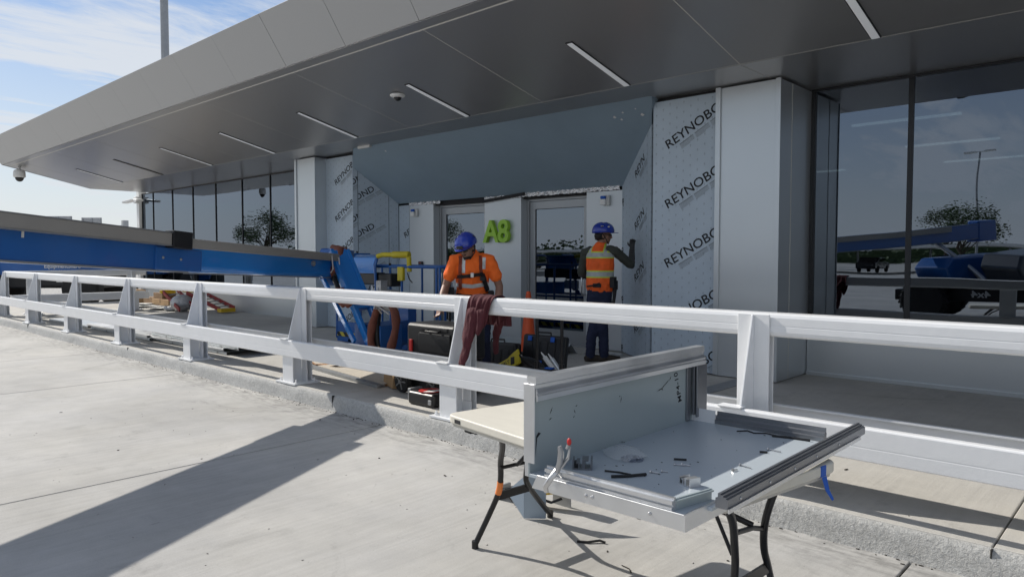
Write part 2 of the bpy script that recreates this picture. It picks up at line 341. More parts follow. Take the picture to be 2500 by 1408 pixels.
def frame(o, ex, ey):
    ex = Vector(ex).normalized(); ey = Vector(ey).normalized(); ez = ex.cross(ey)
    return Matrix(((ex.x, ey.x, ez.x, o[0]), (ex.y, ey.y, ez.y, o[1]), (ex.z, ey.z, ez.z, o[2]), (0, 0, 0, 1)))
def copy_thing(root, label=None):
    "copy a thing with its parts and sub-parts"
    r = root.copy(); COL.objects.link(r)
    if label: r['label'] = label
    for ch in list(root.children):
        c = ch.copy(); COL.objects.link(c); c.parent = r
        for g2 in list(ch.children):
            d = g2.copy(); COL.objects.link(d); d.parent = c
    return r
def Rz(a, o=(0,0,0)): return Matrix.Translation(Vector(o)) @ Matrix.Rotation(a, 4, 'Z')
# ================= SETTING =================
def slabs(name, xs, y0, y1, z0, z1, m, gap=.014, bev=.004):
    b = MB()
    for a, c in zip(xs[:-1], xs[1:]): b.box(a+gap/2, c-gap/2, y0, y1, z0, z1)
    return struct(b.build(name, m, bevel=bev))
xs = [-60, -48, -36, -28, -24, -20, -16.3, -12.5, -9.52, -5.27, -.95, 3.4, 7.7, 14, 30, 60]
slabs('road', xs, -2.2, 3.965, -.12, 0, 'road_conc')
slabs('yard_apron', [x+.9 for x in xs], -45, -2.214, -.12, -.003, 'road_conc')
struct(MB().box(-60, 60, -44, 3.9, -.2, -.018).build('joint_bed', 'joint_dark'))
struct(MB().box(-60.5, -24.1, 3.98, 60, -.12, -.002).build('side_yard', 'road_conc'))
struct(MB().box(-900, 900, -900, 900, -1, -.1).build('ground', 'far_conc'))
wx = [-24, -17.1, -11.62, -6.12, -.62, 5, 12, 24, 35]
slabs('walkway', wx, 4.0, 8.64, -.1, .15, 'walk_conc', .007, .006)
# kerb face, rough cast
bm_ = MB(); nx = 520; prof = [(3.945, -.03), (3.955, .03), (3.962, .08), (3.972, .125), (3.988, .145), (4.004, .1465)]
for i in range(nx+1):
    x = -24+36*i/nx
    for j, (y, z) in enumerate(prof):
        k = .006 if j < 4 else .0025
        bm_.v.append(Vector((x, y+rnd.uniform(-k, k)+.006*sin(x*1.7)-(.02*rnd.random() if j == 0 else 0), z+rnd.uniform(-.002, .002)*(j < 5))))
n = len(prof)
for i in range(nx):
    for j in range(n-1): bm_.f.append((i*n+j, (i+1)*n+j, (i+1)*n+j+1, i*n+j+1)); bm_.mi.append(0)
struct(bm_.build('kerb', 'kerb_face', smooth=True, ang=80))
for x in (-11.62, -6.12, -.62, -17.1): struct(MB().box(x-.0035, x+.0035, 3.962, 3.99, -.02, .147).build('kerb_joint', 'joint_dark'))
# dirt in the kerb angle
b = MB()
for i in range(420):
    x = rnd.uniform(-14, 1.5); r = rnd.uniform(.002, .007); y = 3.945-abs(rnd.gauss(0, .035)); a = rnd.uniform(0, 6.3)
    b.ell((x, y, r*.3), (r*rnd.uniform(.8, 2.4), r, r*.5), None, 5, 3)
tag(b.build('grit', 'litter'), 'dark grit and crumbs gathered along the foot of the kerb', 'grit', kind='stuff')
b = MB()
for i in range(300):
    x = rnd.uniform(-9, .8); y = rnd.uniform(.7, 3.8) if rnd.random() < .6 else rnd.uniform(4.1, 7.4); z = 0 if y < 3.9 else .15
    r = rnd.uniform(.0012, .0035) if rnd.random() < .93 else rnd.uniform(.004, .008); a = rnd.uniform(0, 3.1)
    T = Matrix.Translation((x, y, z+r*.4)) @ Matrix.Rotation(a, 4, 'Z'); b.ell((0, 0, 0), (r*rnd.uniform(1, 3.2), r, r*.5), T, 5, 3)
tag(b.build('debris', 'litter'), 'small dark chips and leaf bits strewn over the concrete', 'debris', kind='stuff')

# ================= TERMINAL BUILDING =================
BLD = thing('terminal_building', 'grey metal clad terminal building with a long sloping canopy and unfinished entrance', 'building', (-8, 8.6, 0))
ZS = 3.43
def sz(y): return ZS+.235*(6.88-y)
def sx_prism(b, x0, x1, y0, y1, lift=0, th=.03): b.prism([(y0, sz(y0)+lift), (y1, sz(y1)+lift), (y1, sz(y1)+lift+th), (y0, sz(y0)+lift+th)], 'x', x0, x1)
XL, XR = -22.7, 34.0
seams = [-3.3-2.59*k for k in range(-15, 8)]; seams = sorted([s for s in seams if XL+.3 < s < XR-.3]); edges = [XL+.02]+seams+[XR]
b = MB(); 
for a, c in zip(edges[:-1], edges[1:]):
    sx_prism(b, a+.005, c-.005, 4.965, 6.872); b.box(a+.005, c-.005, 6.888, 8.48, ZS, ZS+.03)
sx_prism(b, XL+.02, XR, 4.83, 4.945)
SOF = b.build('soffit', 'soffit', BLD, bevel=.002, seg=1)
b = MB(); sx_prism(b, XL+.03, XR-.01, 4.85, 6.872, .002, .01); b.box(XL+.03, XR-.01, 6.873, 8.47, ZS+.003, ZS+.02); b.build('soffit_backing', 'seam', SOF)
fj = sorted([-5.76-1.3*k for k in range(-30, 13)]); fe = [XL]+[f for f in fj if XL+.2 < f < XR-.2]+[XR]
b = MB(); zb = sz(4.82)
for a, c in zip(fe[:-1], fe[1:]):
    b.prism([(4.80, zb-.004), (4.43, 4.475), (4.47, 4.50), (4.84, zb+.02)], 'x', a+(.003 if a > -9 else .0008), c-(.003 if c > -9 else .0008))
FAS = b.build('fascia', 'fascia', BLD, bevel=.0015, seg=1)
MB().prism([(4.83, zb+.02), (4.462, 4.49), (4.5, 4.49), (4.9, zb+.03)], 'x', XL+.01, XR-.01).build('fascia_backing', 'seam_dark', FAS)
b = MB(); b.prism([(4.48, 4.505), (4.85, zb+.06), (6.9, ZS+.05), (8.7, ZS+.05), (8.7, 3.9), (9.6, 4.52)], 'x', XL+.012, XR); b.box(-23.4, XR, 8.7, 20, 3.46, 4.55); b.build('roof', 'fascia', BLD)
MB().prism([(4.80, zb-.004), (4.43, 4.475), (4.47, 4.50), (9.6, 4.52), (8.46, ZS), (6.88, ZS)], 'x', XL-.03, XL+.008).build('end_panel', 'fascia', BLD)
# pillars
def pillar(x0, x1, y0, y1, strips):
    o = MB().box(x0, x1, y0, y1, .16, ZS-.02).build('pillar', 'clad', BLD, bevel=.002, seg=1)
    b = MB()
    for a, c in strips: b.box(a, c, y0-.022, y0-.002, .17, ZS-.012)
    b.build('trim', 'frame_alu' if False else 'clad', o, bevel=.002, seg=1)
    b = MB(); b.box(x1-.001, x1+.004, (y0+y1)/2-.13, (y0+y1)/2-.127, .16, ZS-.02); b.build('seam', 'seam', o)
    return o
pillar(-3.90, -3.19, 7.62, 8.5, ((-3.93, -3.87), (-3.235, -3.18)))
pillar(-12.84, -12.17, 7.55, 8.5, ((-12.87, -12.81),))
# film covered cladding panels and their backing
def vpanel(a, c, z0, z1a, z1b, m, name='cladding_panel', th=.02, parent=None):
    "upright panel from plan point a to c, facing the right-hand side of a->c; top may slope"
    a = Vector((*a, 0)); c = Vector((*c, 0)); d = (c-a).normalized(); nrm = Vector((d.y, -d.x, 0)); back = -nrm*th
    b = MB(); vs = [a+Vector((0,0,z0)), c+Vector((0,0,z0)), c+Vector((0,0,z1b)), a+Vector((0,0,z1a))]
    b.add([p for p in vs]+[p+back for p in vs], [(0,1,2,3),(7,6,5,4),(0,4,5,1),(1,5,6,2),(2,6,7,3),(3,7,4,0)])
    return b.build(name, m, parent or BLD, bevel=.0015, seg=1)
PR = vpanel((-4.78, 7.66), (-3.88, 7.66), .165, 3.385, 3.385, 'film_x')
PL = vpanel((-12.18, 7.8), (-11.29, 7.8), .165, 3.39, 3.39, 'film_x')
ZT, ZB = 3.165, 2.515
def jamb(A, B, ts, zt, zb, g=.010):
    res = []; A = Vector(A); B = Vector(B); ln = (B-A).length
    for t0, t1 in zip(ts[:-1], ts[1:]):
        e = g/ln/2; p = A.lerp(B, t0+e); q = A.lerp(B, t1-e)
        res.append((p, q, zt+(zb-zt)*(t0+e), zt+(zb-zt)*(t1-e)))
    return res
RJ = [vpanel(q, p, .165, zq, zp, 'film_y') for p, q, zp, zq in jamb((-4.89, 7.8), (-5.87, 8.6), (0, .13, .93, 1), ZT, ZB)]
LJ = [vpanel(p, q, .165, zp, zq, 'film_y') for p, q, zp, zq in jamb((-11.29, 7.8), (-10.95, 8.6), (0, .11, .78, 1), ZT, ZB)]
LS = vpanel((-10.94, 8.6), (-10.64, 8.6), .165, 2.48, 2.48, 'film_x')
vpanel((-5.84, 8.66), (-4.79, 7.80), .16, ZB-.03, 3.38, 'seam_dark', 'jamb_backing'); vpanel((-11.36, 7.8), (-11.0, 8.66), .16, 3.1, ZB-.03, 'seam_dark', 'jamb_backing')
MB().box(-12.2, -11.3, 7.83, 7.95, .16, 3.42).build('wall_core', 'seam_dark', BLD); MB().box(-4.80, -3.85, 7.69, 7.8, .16, 3.42).build('wall_core', 'seam_dark', BLD)
# torn film and bare patch low on the left jamb
b = MB(); b.add([(-11.02, 8.49, 1.95), (-10.99, 8.56, 1.62), (-10.94, 8.64, 1.35), (-10.93, 8.60, 1.33), (-10.98, 8.50, 1.60), (-11.0, 8.47, 1.9)], [(0,1,5), (1,4,5), (1,2,3,4)]); b.build('torn_film', 'film_x', LJ[2])
# REYNOBOND lettering with its lines of small print
def lettering(parent, o, ex, clips=(), body='REYNOBOND', ang=29.5, size=.155, sx=1.12):
    ex = Vector(ex).normalized(); up = Vector((0, 0, 1)); a = RAD(ang)
    e1 = ex*cos(a)+up*sin(a); e2 = -ex*sin(a)+up*cos(a); M4 = frame(o, e1, e2)
    text_mesh('lettering', body, 'ink', parent, M4, size, sx, .0006, clips, bold=.0016)
    bars = []; ln = .108*len(body)*sx*size/.155
    k = .16
    while k < ln:
        for r in range(6):
            y = -.035-r*.0125; bars.append((k, k+.20-(.07 if r > 4 else 0), y-.0036-(.004 if r == 0 else 0), y))
        k += .225
    cu = Vector(o); 
    b = bmesh.new()
    for x0, x1, y0, y1 in bars:
        vs = [b.verts.new(M4 @ Vector((x, y, .0004))) for x, y in ((x0,y0),(x1,y0),(x1,y1),(x0,y1))]; b.faces.new(vs)
    off = woff(parent)
    for co, no in clips: bmesh.ops.bisect_plane(b, geom=b.verts[:]+b.edges[:]+b.faces[:], plane_co=Vector(co), plane_no=Vector(no), clear_outer=True)
    bmesh.ops.translate(b, verts=b.verts, vec=-off); me = bpy.data.meshes.new('small_print'); b.to_mesh(me); b.free(); me.materials.append(MATS['ink_grey'])
    q = bpy.data.objects.new('small_print', me); COL.objects.link(q); q.parent = parent
for z in (2.80, 2.09, 1.38, .67): lettering(PR, (-4.575, 7.6580, z), (1, 0, 0), [((-3.885, 7.66, 0), (1, 0, 0))])
lettering(PR, (-4.575-.0, 7.6580, -.04+.0), (1, 0, 0), [((-3.885, 7.66, 0), (1, 0, 0)), ((0, 0, .17), (0, 0, -1))])
for z in (2.86, 2.17, 1.48, .79, .10): lettering(PL, (-11.84, 7.798, z), (1, 0, 0), [((-11.295, 7.8, 0), (1, 0, 0)), ((0, 0, .17), (0, 0, -1))])
# first strip of the left jamb carries on the word; the wide jamb panel shows its end
dj = Vector((.34, .8, 0)).normalized(); nj = Vector((dj.y, -dj.x, 0))
def jp(t): return Vector((-11.29, 7.8, 0)).lerp(Vector((-10.95, 8.6, 0)), t)+nj*.0015
def jclip(t0, t1, zt=True):
    c = [(jp(t1), dj), (jp(t0), -dj), ((0, 0, .17), (0, 0, -1))]
    if zt: c.append((Vector((-11.29, 7.8, ZT)), Vector((-.0, .63, .775))))
    return c
for z in (2.55, 1.86, 1.17, .48): 
    p = jp(0)+Vector((0, 0, z+.62-.33)); 
    lettering(LJ[0], p-dj*.62-Vector((0,0,.35)), dj, jclip(.005, .105))
    q = jp(.115)-dj*.62; lettering(LJ[1], (q.x, q.y, z-.33), dj, jclip(.115, .775))
lettering(LS, (-10.76, 8.598, 1.86), (1, 0, 0), [((-10.645, 8.6, 0), (1, 0, 0))], 'RE')
# right jamb: only the first letters show on the wide panel and the strip by the doors
dr = Vector((.98, -.8, 0)).normalized(); nr = Vector((dr.y, -dr.x, 0))
def rp(t): return Vector((-4.89, 7.8, 0)).lerp(Vector((-5.87, 8.6, 0)), t)+nr*.0015
def rclip(t0, t1): return [(rp(t0), dr), (rp(t1), -dr), ((0, 0, .17), (0, 0, -1)), (Vector((-5.3, 8.135, (ZT+ZB)/2)), Vector((-.36, .30, .88)))]
for z in (2.55, 1.86, 1.17, .48):
    q = rp(.50)+Vector((0, 0, z)); lettering(RJ[1], q, dr, rclip(.135, .925), 'REYN', 29)
    q = rp(.965)+Vector((0, 0, z-.33)); lettering(RJ[2], q, dr, rclip(.935, .995), 'RE', 29)
# sloping header above the doors
HV = [(-10.82, 7.49, ZS), (-11.29, 7.8, ZT), (-10.95, 8.6, ZB), (-5.87, 8.6, ZB), (-4.89, 7.8, ZT), (-4.70, 7.49, ZS)]
b = MB(); b.add(HV+[(x, 8.8, 3.5) for x in (-10.82, -11.29, -10.95, -5.87, -4.89, -4.70)], [(0,1,2,3,4,5), (0,6,7,1), (5,4,10,11), (1,7,8,2), (3,9,10,4), (2,8,9,3)])
HDR = b.build('header', 'blue_hdr', BLD)
MB().beam((-10.62, 7.47, 3.415), (-10.28, 7.47, 3.415), .05, .045).build('clip_bracket', 'white', HDR, bevel=.003)
b = MB()
for x, y in ((-10.05, 7.62), (-5.35, 7.66), (-5.2, 7.62), (-5.0, 7.6), (-5.27, 7.7), (-4.95, 7.68)):
    z = ZS-(y-7.49)*.838; k = rnd.uniform(.012, .03); b.add([(x-k, y, z-.003), (x-k*.2, y+k*.6, z-k*.5-.003), (x+k, y+k*.2, z-k*.17-.003), (x+k*.1, y-k*.8, z+k*.65-.003)], [(0,1,2,3)])
b.build('torn_sticker', 'label_white', HDR)
struct_dark = MB(); struct_dark.box(-10.64, -5.88, 8.655, 8.9, 2.44, 2.60); struct_dark.build('lintel', 'soot', BLD)
def foil(x0, x1, y, z0, z1):
    b = MB(); n = int((x1-x0)/.025); 
    for i in range(n+1):
        x = x0+(x1-x0)*i/n
        for j in range(4): b.v.append(Vector((x, y-rnd.uniform(0, .018), z0+(z1-z0)*j/3+rnd.uniform(-.008, .008))))
    for i in range(n):
        for j in range(3): b.f.append((i*4+j, (i+1)*4+j, (i+1)*4+j+1, i*4+j+1)); b.mi.append(0)
    return b.build('foil_flashing', 'foil', BLD)
foil(-10.62, -9.75, 8.60, 2.465, 2.515); foil(-8.63, -7.9, 8.595, 2.468, 2.512); foil(-7.9, -5.9, 8.59, 2.468, 2.53)
b = MB(); b.beam((-8.66, 8.56, 2.44), (-7.7, 8.56, 2.515), .01, .05, up=(0,0,1)); b.build('gasket_strip', 'soot', BLD)
# grey wall panels beside the doors
def gw(x0, x1, y0, y1, z0=.16, z1=2.465): return MB().box(x0, x1, y0, y1, z0, z1).build('wall_panel', 'wallgrey', BLD, bevel=.002, seg=1)
gw(-10.63, -9.95, 8.60, 9.0); gw(-8.64, -7.81, 8.60, 9.0); gw(-6.50, -5.86, 8.60, 9.0)
# doors
def door(x0, x1, hx):
    fr = MB(); fr.box(x0+.002, x0+.05, 8.74, 8.86, .16, 2.44); fr.box(x1-.05, x1-.002, 8.74, 8.86, .16, 2.44); fr.box(x0+.05, x1-.05, 8.74, 8.86, 2.40, 2.44)
    d = MB(); a, c = x0+.056, x1-.056
    d.box(a, a+.11, 8.755, 8.80, .17, 2.395); d.box(c-.11, c, 8.755, 8.80, .17, 2.395); d.box(a+.11, c-.11, 8.755, 8.80, 2.275, 2.395); d.box(a+.11, c-.11, 8.755, 8.80, .17, .375)
    D = d.build('door', 'frame_alu', BLD, bevel=.002, seg=1); fr.build('door_frame', 'frame_alu', D, bevel=.002, seg=1)
    MB().box(a+.11, c-.11, 8.775, 8.785, .375, 2.275).build('door_glass', 'pane_glass', D)
    MB().tube([(hx, 8.755, 1.245), (hx, 8.69, 1.24), (hx, 8.675, 1.22), (hx, 8.675, .965), (hx, 8.69, .945), (hx, 8.755, .94)], .013, 10).build('door_handle', 'steel', D, smooth=True)
    b = MB(); b.box(a+.11, c-.11, 8.770, 8.774, 2.268, 2.275); b.box(a+.11, a+.117, 8.770, 8.774, .375, 2.268); b.build('gasket', 'seam_dark', D)
door(-9.95, -8.64, -9.82); door(-7.81, -6.50, -6.64)
MB().box(-10.6, -5.9, 8.64, 8.9, .12, .17).build('threshold', 'frame_alu', BLD, bevel=.003)
# window walls
def windows(x0, x1, mull, wdt, kneey=8.46):
    MB().box(x0, x1, kneey, 8.7, .15, .80).build('knee_wall', 'clad', BLD, bevel=.002, seg=1)
    MB().box(x0, x1, kneey-.012, 8.7, .802, .83).build('sill', 'mullion', BLD)
    es = [x0]+mull+[x1]
    for a, c in zip(es[:-1], es[1:]):
        wn = MB().box(a+wdt/2, c-wdt/2, 8.495, 8.505, .83, ZS-.03).build('window', 'pane_glass', BLD)
    b = MB()
    for m_ in [x0+wdt/2]+mull: b.box(m_-wdt/2, m_+wdt/2, 8.475, 8.53, .831, ZS-.031)
    b.box(x0, x1, 8.47, 8.53, ZS-.03, ZS-.002); b.build('window_frame', 'mullion', BLD)
windows(-3.185, 34, [-2.15+1.5*k for k in range(24)], .05)
windows(-23.35, -12.86, [-22.5, -21.1, -19.75, -18.38, -16.95, -15.58, -14.2], .022)
b = MB(); b.box(-3.18, 34, 8.43, 8.458, .151, .19); b.build('base_trim', 'clad', BLD)
MB().box(-23.56, -23.37, 8.40, 8.62, -.002, ZS+.1).build('corner_post', 'white', BLD, bevel=.004)
MB().box(-23.56, -23.36, 8.62, 20, -.05, 3.46).build('side_wall', 'wallgrey', BLD)
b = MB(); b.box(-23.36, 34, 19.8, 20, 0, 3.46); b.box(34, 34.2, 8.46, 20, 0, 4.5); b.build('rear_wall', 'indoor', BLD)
MB().box(1.6, 2.2, 5.0, 8.42, .16, ZS-.01).build('shade_wall', 'clad_dark', BLD, bevel=.003)  # unseen wall added to block light from the right and darken this end
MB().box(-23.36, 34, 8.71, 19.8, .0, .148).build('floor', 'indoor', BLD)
b = MB()
for i in range(10):
    for j in range(3): b.box(-22+3.1*i, -20.7+3.1*i, 10.5+j*2.6, 10.56+j*2.6, 3.30, 3.33)
b.build('indoor_light', 'indoor_lamp', BLD)
b = MB(); b.box(-15.4, -12.9, 8.56, 8.7, .83, 1.30); b.build('back_pan', 'clad_dark', BLD)
# ---- canopy lights ----
ORD = ['nearest the camera at upper right', 'above the worker by the doors', 'right of the ceiling dome camera', 'second to the left of the ceiling dome camera', 'above the left glass wall', 'fifth from the right', 'sixth from the right with a dark slot', 'farthest, near the left canopy tip']
for k in range(8):
    x = -2.03-2.59*k; y0, y1 = 5.80, 6.86
    t = thing('canopy_light', 'narrow recessed canopy light '+ORD[k], 'light', (x, 6.3, sz(6.3)), 'recessed lights in the canopy soffit')
    MB().beam((x, y0, sz(y0)-.004), (x, y1, sz(y1)-.004), .085, .012).build('frame', 'mullion', t)
    MB().beam((x, y0+.012, sz(y0)-.0115), (x, y1-.012, sz(y1)-.0115), .066, .006).build('diffuser', 'grey_mid' if k == 6 else 'lamp_face', t)
# ---- cameras, strobes, wall lamp, reader, sign ----
def dome(c, r=.085):
    t = thing('dome_camera', 'small white dome camera mounted on the canopy ceiling', 'security camera', c)
    MB().lathe([(r*1.15, 0), (r*1.2, -.012), (r*1.05, -.03), (r*.75, -.04)], c, 24).build('housing', 'white', t, smooth=True)
    MB().ell((c[0], c[1], c[2]-.035), (r*.62, r*.62, r*.6)).build('dome', 'black_plastic', t, smooth=True)
dome((-7.62, 5.98, sz(5.98)))
def ptz(c, label, s=1.0, drop=.1, dark=False):
    t = thing('pendant_camera', label, 'security camera', c)
    m_ = 'grey_mid' if dark else 'label_white'
    MB().tube([c, (c[0], c[1], c[2]-drop)], .025*s, 12).build('stem', m_, t, smooth=True)
    z = c[2]-drop
    MB().lathe([(.03*s, z+.02*s), (.085*s, z), (.10*s, z-.03*s), (.105*s, z-.12*s), (.09*s, z-.14*s)], (c[0], c[1], 0), 20).build('housing', m_, t, smooth=True)
    MB().ell((c[0], c[1], z-.14*s), (.075*s, .075*s, .08*s)).build('dome', 'black_plastic', t, smooth=True)
ptz((-22.35, 5.1, sz(5.1)), 'white pendant security camera hanging under the far left canopy tip', 1.35, .08)
for x, lb in ((-10.42, 'white emergency strobe with blue lens on the wall left of the doors'), (-6.12, 'white emergency strobe with blue lens on the wall right of the doors')):
    t = thing('wall_strobe', lb, 'strobe light', (x, 8.6, 2.25), 'strobes beside the doors')
    MB().box(x-.05, x+.05, 8.555, 8.598, 2.25, 2.40).build('back_box', 'label_white', t, bevel=.012)
    MB().box(x-.075, x+.02, 8.505, 8.552, 2.262, 2.345).build('body', 'white', t, bevel=.01)
    MB().box(x-.07, x+.012, 8.507, 8.55, 2.346, 2.39).build('lens', 'blue_tape', t, bevel=.012)
t = thing('card_reader', 'small black card reader on the wall behind the lift basket', 'card reader', (-10.28, 8.6, 1.35))
MB().box(-10.34, -10.24, 8.56, 8.598, 1.33, 1.43).build('body', 'black_plastic', t, bevel=.006); MB().box(-10.32, -10.26, 8.556, 8.559, 1.40, 1.41).build('window', 'red', t)
t = thing('corner_lamp', 'white two headed lamp on the far left corner post', 'wall lamp', (-23.46, 8.4, 3.2))
MB().box(-23.55, -23.35, 8.30, 8.398, 3.14, 3.34).build('housing', 'white', t, bevel=.02)
for s_ in (-1, 1): MB().beam((-23.45+s_*.1, 8.33, 3.24), (-23.45+s_*.62, 8.24, 3.19), .20, .07).build('lamp_head', 'white', t, bevel=.02)
t = thing('gate_sign', 'raised green A8 gate sign on the grey wall between the doors', 'sign', (-8.25, 8.6, 1.9))
M4 = frame((-8.585, 8.555, 1.745), (1, 0, 0), (0, 0, 1))
for ch, dx in (('A', 0), ('8', .325)):
    text_mesh('letter', ch, 'green_sign', t, frame((-8.60+dx, 8.56, 1.76), (1, 0, 0), (0, 0, 1)), .51, 1.0, .034, bold=.010)
# tall mast behind the canopy
t = thing('mast', 'tall galvanised steel mast rising behind the canopy roof', 'pole', (-24.5, 9.72, 0))
MB().tube([(-24.5, 9.72, 0), (-24.5, 9.72, 22)], [.13, .115], 20).build('pole', 'galv', t, smooth=True); MB().box(-24.75, -24.25, 9.47, 9.97, 0, .04).build('base_plate', 'galv', t)
# ================= VEHICLE BARRIERS =================
def barrier(name, label, x0, x1, posts, T=None):
    "built along +X with its face towards -Y at y=4.0; T moves it afterwards"
    t = thing(name, label, 'barrier', (0, 4.15, .15) if T is None else (0, 0, 0))
    dy = 0 if T is None else -4.15; dz = 0 if T is None else -.15
    def Y(y): return y+dy
    def Z(z): return z+dz
    # upper rail: hollow section with a shallow rolled groove
    pf = [(y+.09, z) for y, z in [(4.13, 1.04), (4.118, 1.05), (4.112, 1.07), (4.112, 1.102), (4.1135, 1.104), (4.1135, 1.108), (4.112, 1.11), (4.112, 1.155), (4.118, 1.172), (4.132, 1.18), (4.232, 1.18), (4.245, 1.172), (4.248, 1.155), (4.248, 1.07), (4.244, 1.052), (4.23, 1.04)]]
    MB().prism([(Y(a), Z(c)) for a, c in pf], 'x', x0, x1).build('upper_rail', 'white_paint', t, smooth=False)
    # lower rail: wide H section lying on its side
    # lower rails: a front and a rear channel with a gap between
    for y0, sg in ((4.0, 1), (4.33, -1)):
        h = [(0, .45), (0, .512), (.0007, .515), (.0007, .519), (0, .522), (0, .612), (.004, .619), (.012, .622), (.05, .622), (.05, .613), (.012, .613), (.009, .608), (.009, .456), (.012, .451), (.05, .451), (.05, .442), (.012, .442), (.004, .445)]
        MB().prism([(Y(y0+sg*a_), Z(c_)) for a_, c_ in h], 'x', x0, x1).build('lower_rail', 'white_paint', t)
    for i, x in enumerate(posts):
        b = MB()
        # stub: H section, flanges to the front and rear
        b.box(x-.105, x+.105, Y(4.02), Y(4.034), Z(.17), Z(.441)); b.box(x-.105, x+.105, Y(4.187), Y(4.2015), Z(.17), Z(.299)); b.box(x-.006, x+.006, Y(4.034), Y(4.186), Z(.17), Z(.441))
        # upper column: rear flange, front flange, web and the tapered gusset
        b.box(x-.10, x+.10, Y(4.188), Y(4.2), Z(.30), Z(1.172)); b.box(x-.10, x+.10, Y(4.252), Y(4.262), Z(.17), Z(1.038)); b.box(x-.006, x+.006, Y(4.2), Y(4.252), Z(.17), Z(1.038))
        b.prism([(Y(4.054), Z(.4415)), (Y(4.054), Z(.6235)), (Y(4.03), Z(.6235)), (Y(4.03), Z(.64)), (Y(4.172), Z(1.168)), (Y(4.1875), Z(1.168)), (Y(4.1875), Z(.4415))], 'x', x-.007, x+.007)
        p = b.build('post', 'white_paint', t, bevel=.003)
        MB().box(x-.13, x+.02, Y(3.99), Y(4.065), Z(.6225), Z(.634)).build('weld_plate', 'white_paint', p, bevel=.004)
        MB().box(x-.20, x+.20, Y(3.985), Y(4.30), Z(.1505), Z(.170)).build('base_plate', 'white_paint', p, bevel=.003)
        for sx_ in (-.155, .155):
            for yy in (4.03, 4.25): MB().lathe([(.016, Z(.171)), (.016, Z(.186)), (.010, Z(.187)), (.010, Z(.203)), (.004, Z(.206))], (x+sx_, Y(yy), 0), 6).build('bolt', 'white_paint', p)
    if T is not None: t.location = T[0]; t.rotation_euler = (0, 0, T[1])
    return t
px_posts = [-1.90-2.58*k for k in range(-2, 8)]
barrier('vehicle_barrier', 'white painted steel vehicle barrier with two rails along the kerb', -20.05, 4.6, px_posts)
barrier('vehicle_barrier', 'white steel barrier turning back towards the building at the far left', 0, 2.9, [.35, 2.55], ((-19.75, 4.35, .15), RAD(90)))

# ================= BOOM LIFT =================
LIFT = thing('boom_lift', 'blue telescopic boom lift reaching over the white barrier to the entrance', 'boom lift', (-3.4, -4.9, 0))
P0 = Vector((-3.22, -5.0, 2.07)); P1 = Vector((-7.49, 3.08, 1.545)); P2 = Vector((-8.44, 5.38, 1.40))
P0 = P1+(P1-Vector((-6.80, 1.41, 1.668))).normalized()*-9.2
d1 = (P1-P0).normalized(); P1 = P1-d1*.04; sd_ = Vector((d1.y, -d1.x, 0)).normalized(); up1 = sd_.cross(d1).normalized()
if up1.z < 0: up1 = -up1
def obox(a, b_, wd, z0, z1, side=0, name='', m='', bevel=.01, parent=LIFT, up=None):
    "section from a to b; z0..z1 along up, centred sideways at side"
    u = up or up1; a = Vector(a); b_ = Vector(b_)
    q = MB().beam(a+u*(z0+z1)/2+sd_*side, b_+u*(z0+z1)/2+sd_*side, wd, z1-z0, up=u); return q.build(name, m, parent, bevel=bevel)
OB = obox(P0, P1+d1*.02, .30, -.190, .185, 0, 'outer_boom', 'lift_blue', .02)
b = MB(); b.beam(P0-up1*.188+sd_*.15, P1-up1*.188+sd_*.15, .012, .016, up=up1); b.beam(P0+up1*.185+sd_*.15, P1+up1*.185+sd_*.15, .012, .012, up=up1); b.build('bright_edge', 'galv', OB)  # pale edge strips; the lower one draws ground light caught on the rim
obox(P1-d1*.42, P1+d1*.16, .34, -.18, .04, 0, 'wear_collar', 'lift_blue', .008, OB)
b = MB()
for k, dz in ((-.34, -.06), (-.12, -.065), (-.12, .05)): b.ell(P1+d1*k+sd_*.172+up1*dz, (.014, .014, .014), None, 8, 6)
b.build('bolts', 'galv', OB)
for s_ in (6.9, 7.45): MB().beam(P0+d1*s_+sd_*.153+up1*.03, P0+d1*(s_+.02)+sd_*.153+up1*.03, .004, .05, up=up1).build('hook', 'label_white', OB)
# grey cable tray along the camera side
OT = obox(P0+d1*1.5, P1-d1*.30, .075, .062, .178, .2, 'cable_tray', 'tray_grey', .006)
b = MB()
for zz in (.058, .182): b.beam(P0+d1*1.5+sd_*.2+up1*zz, P1-d1*.30+sd_*.2+up1*zz, .085, .008, up=up1)
b.build('tray_edge', 'galv', OT)
MB().beam(P1-d1*.30+sd_*.2+up1*.12, P1-d1*.06+sd_*.2+up1*.12, .12, .17, up=up1).build('tray_end_block', 'black_plastic', OT, bevel=.008)
# inner section
d2 = (P2-P1).normalized(); 
IB = MB().beam(P1-d1*.3-up1*.03, P2-up1*.0, .24, .33, up=up1).build('inner_boom', 'lift_blue_in', LIFT, bevel=.07, seg=5)
for p_ in IB.data.polygons: p_.use_smooth = True
b = MB(); b.beam(P1-up1*.196+sd_*.09, P2-up1*.166+sd_*.09, .010, .012, up=up1); b.build('bright_edge', 'galv', IB)  # lit lower rim drawn as a pale strip
IT = MB().beam(P1-d1*.05+sd_*.19+up1*.10, P2+sd_*.19+up1*.105, .065, .095, up=up1).build('cable_tray', 'tray_grey', LIFT, bevel=.005)
c = P2-d1*.45+sd_*.128+up1*.0; fr_ = Matrix.Translation(c) @ sd_.to_track_quat('Z', 'Y').to_matrix().to_4x4()
MB().lathe([(.035, 0), (.035, .018), (.018, .018), (.018, .004)], n=18, T=fr_).build('pin_boss', 'steel', IB, smooth=True)
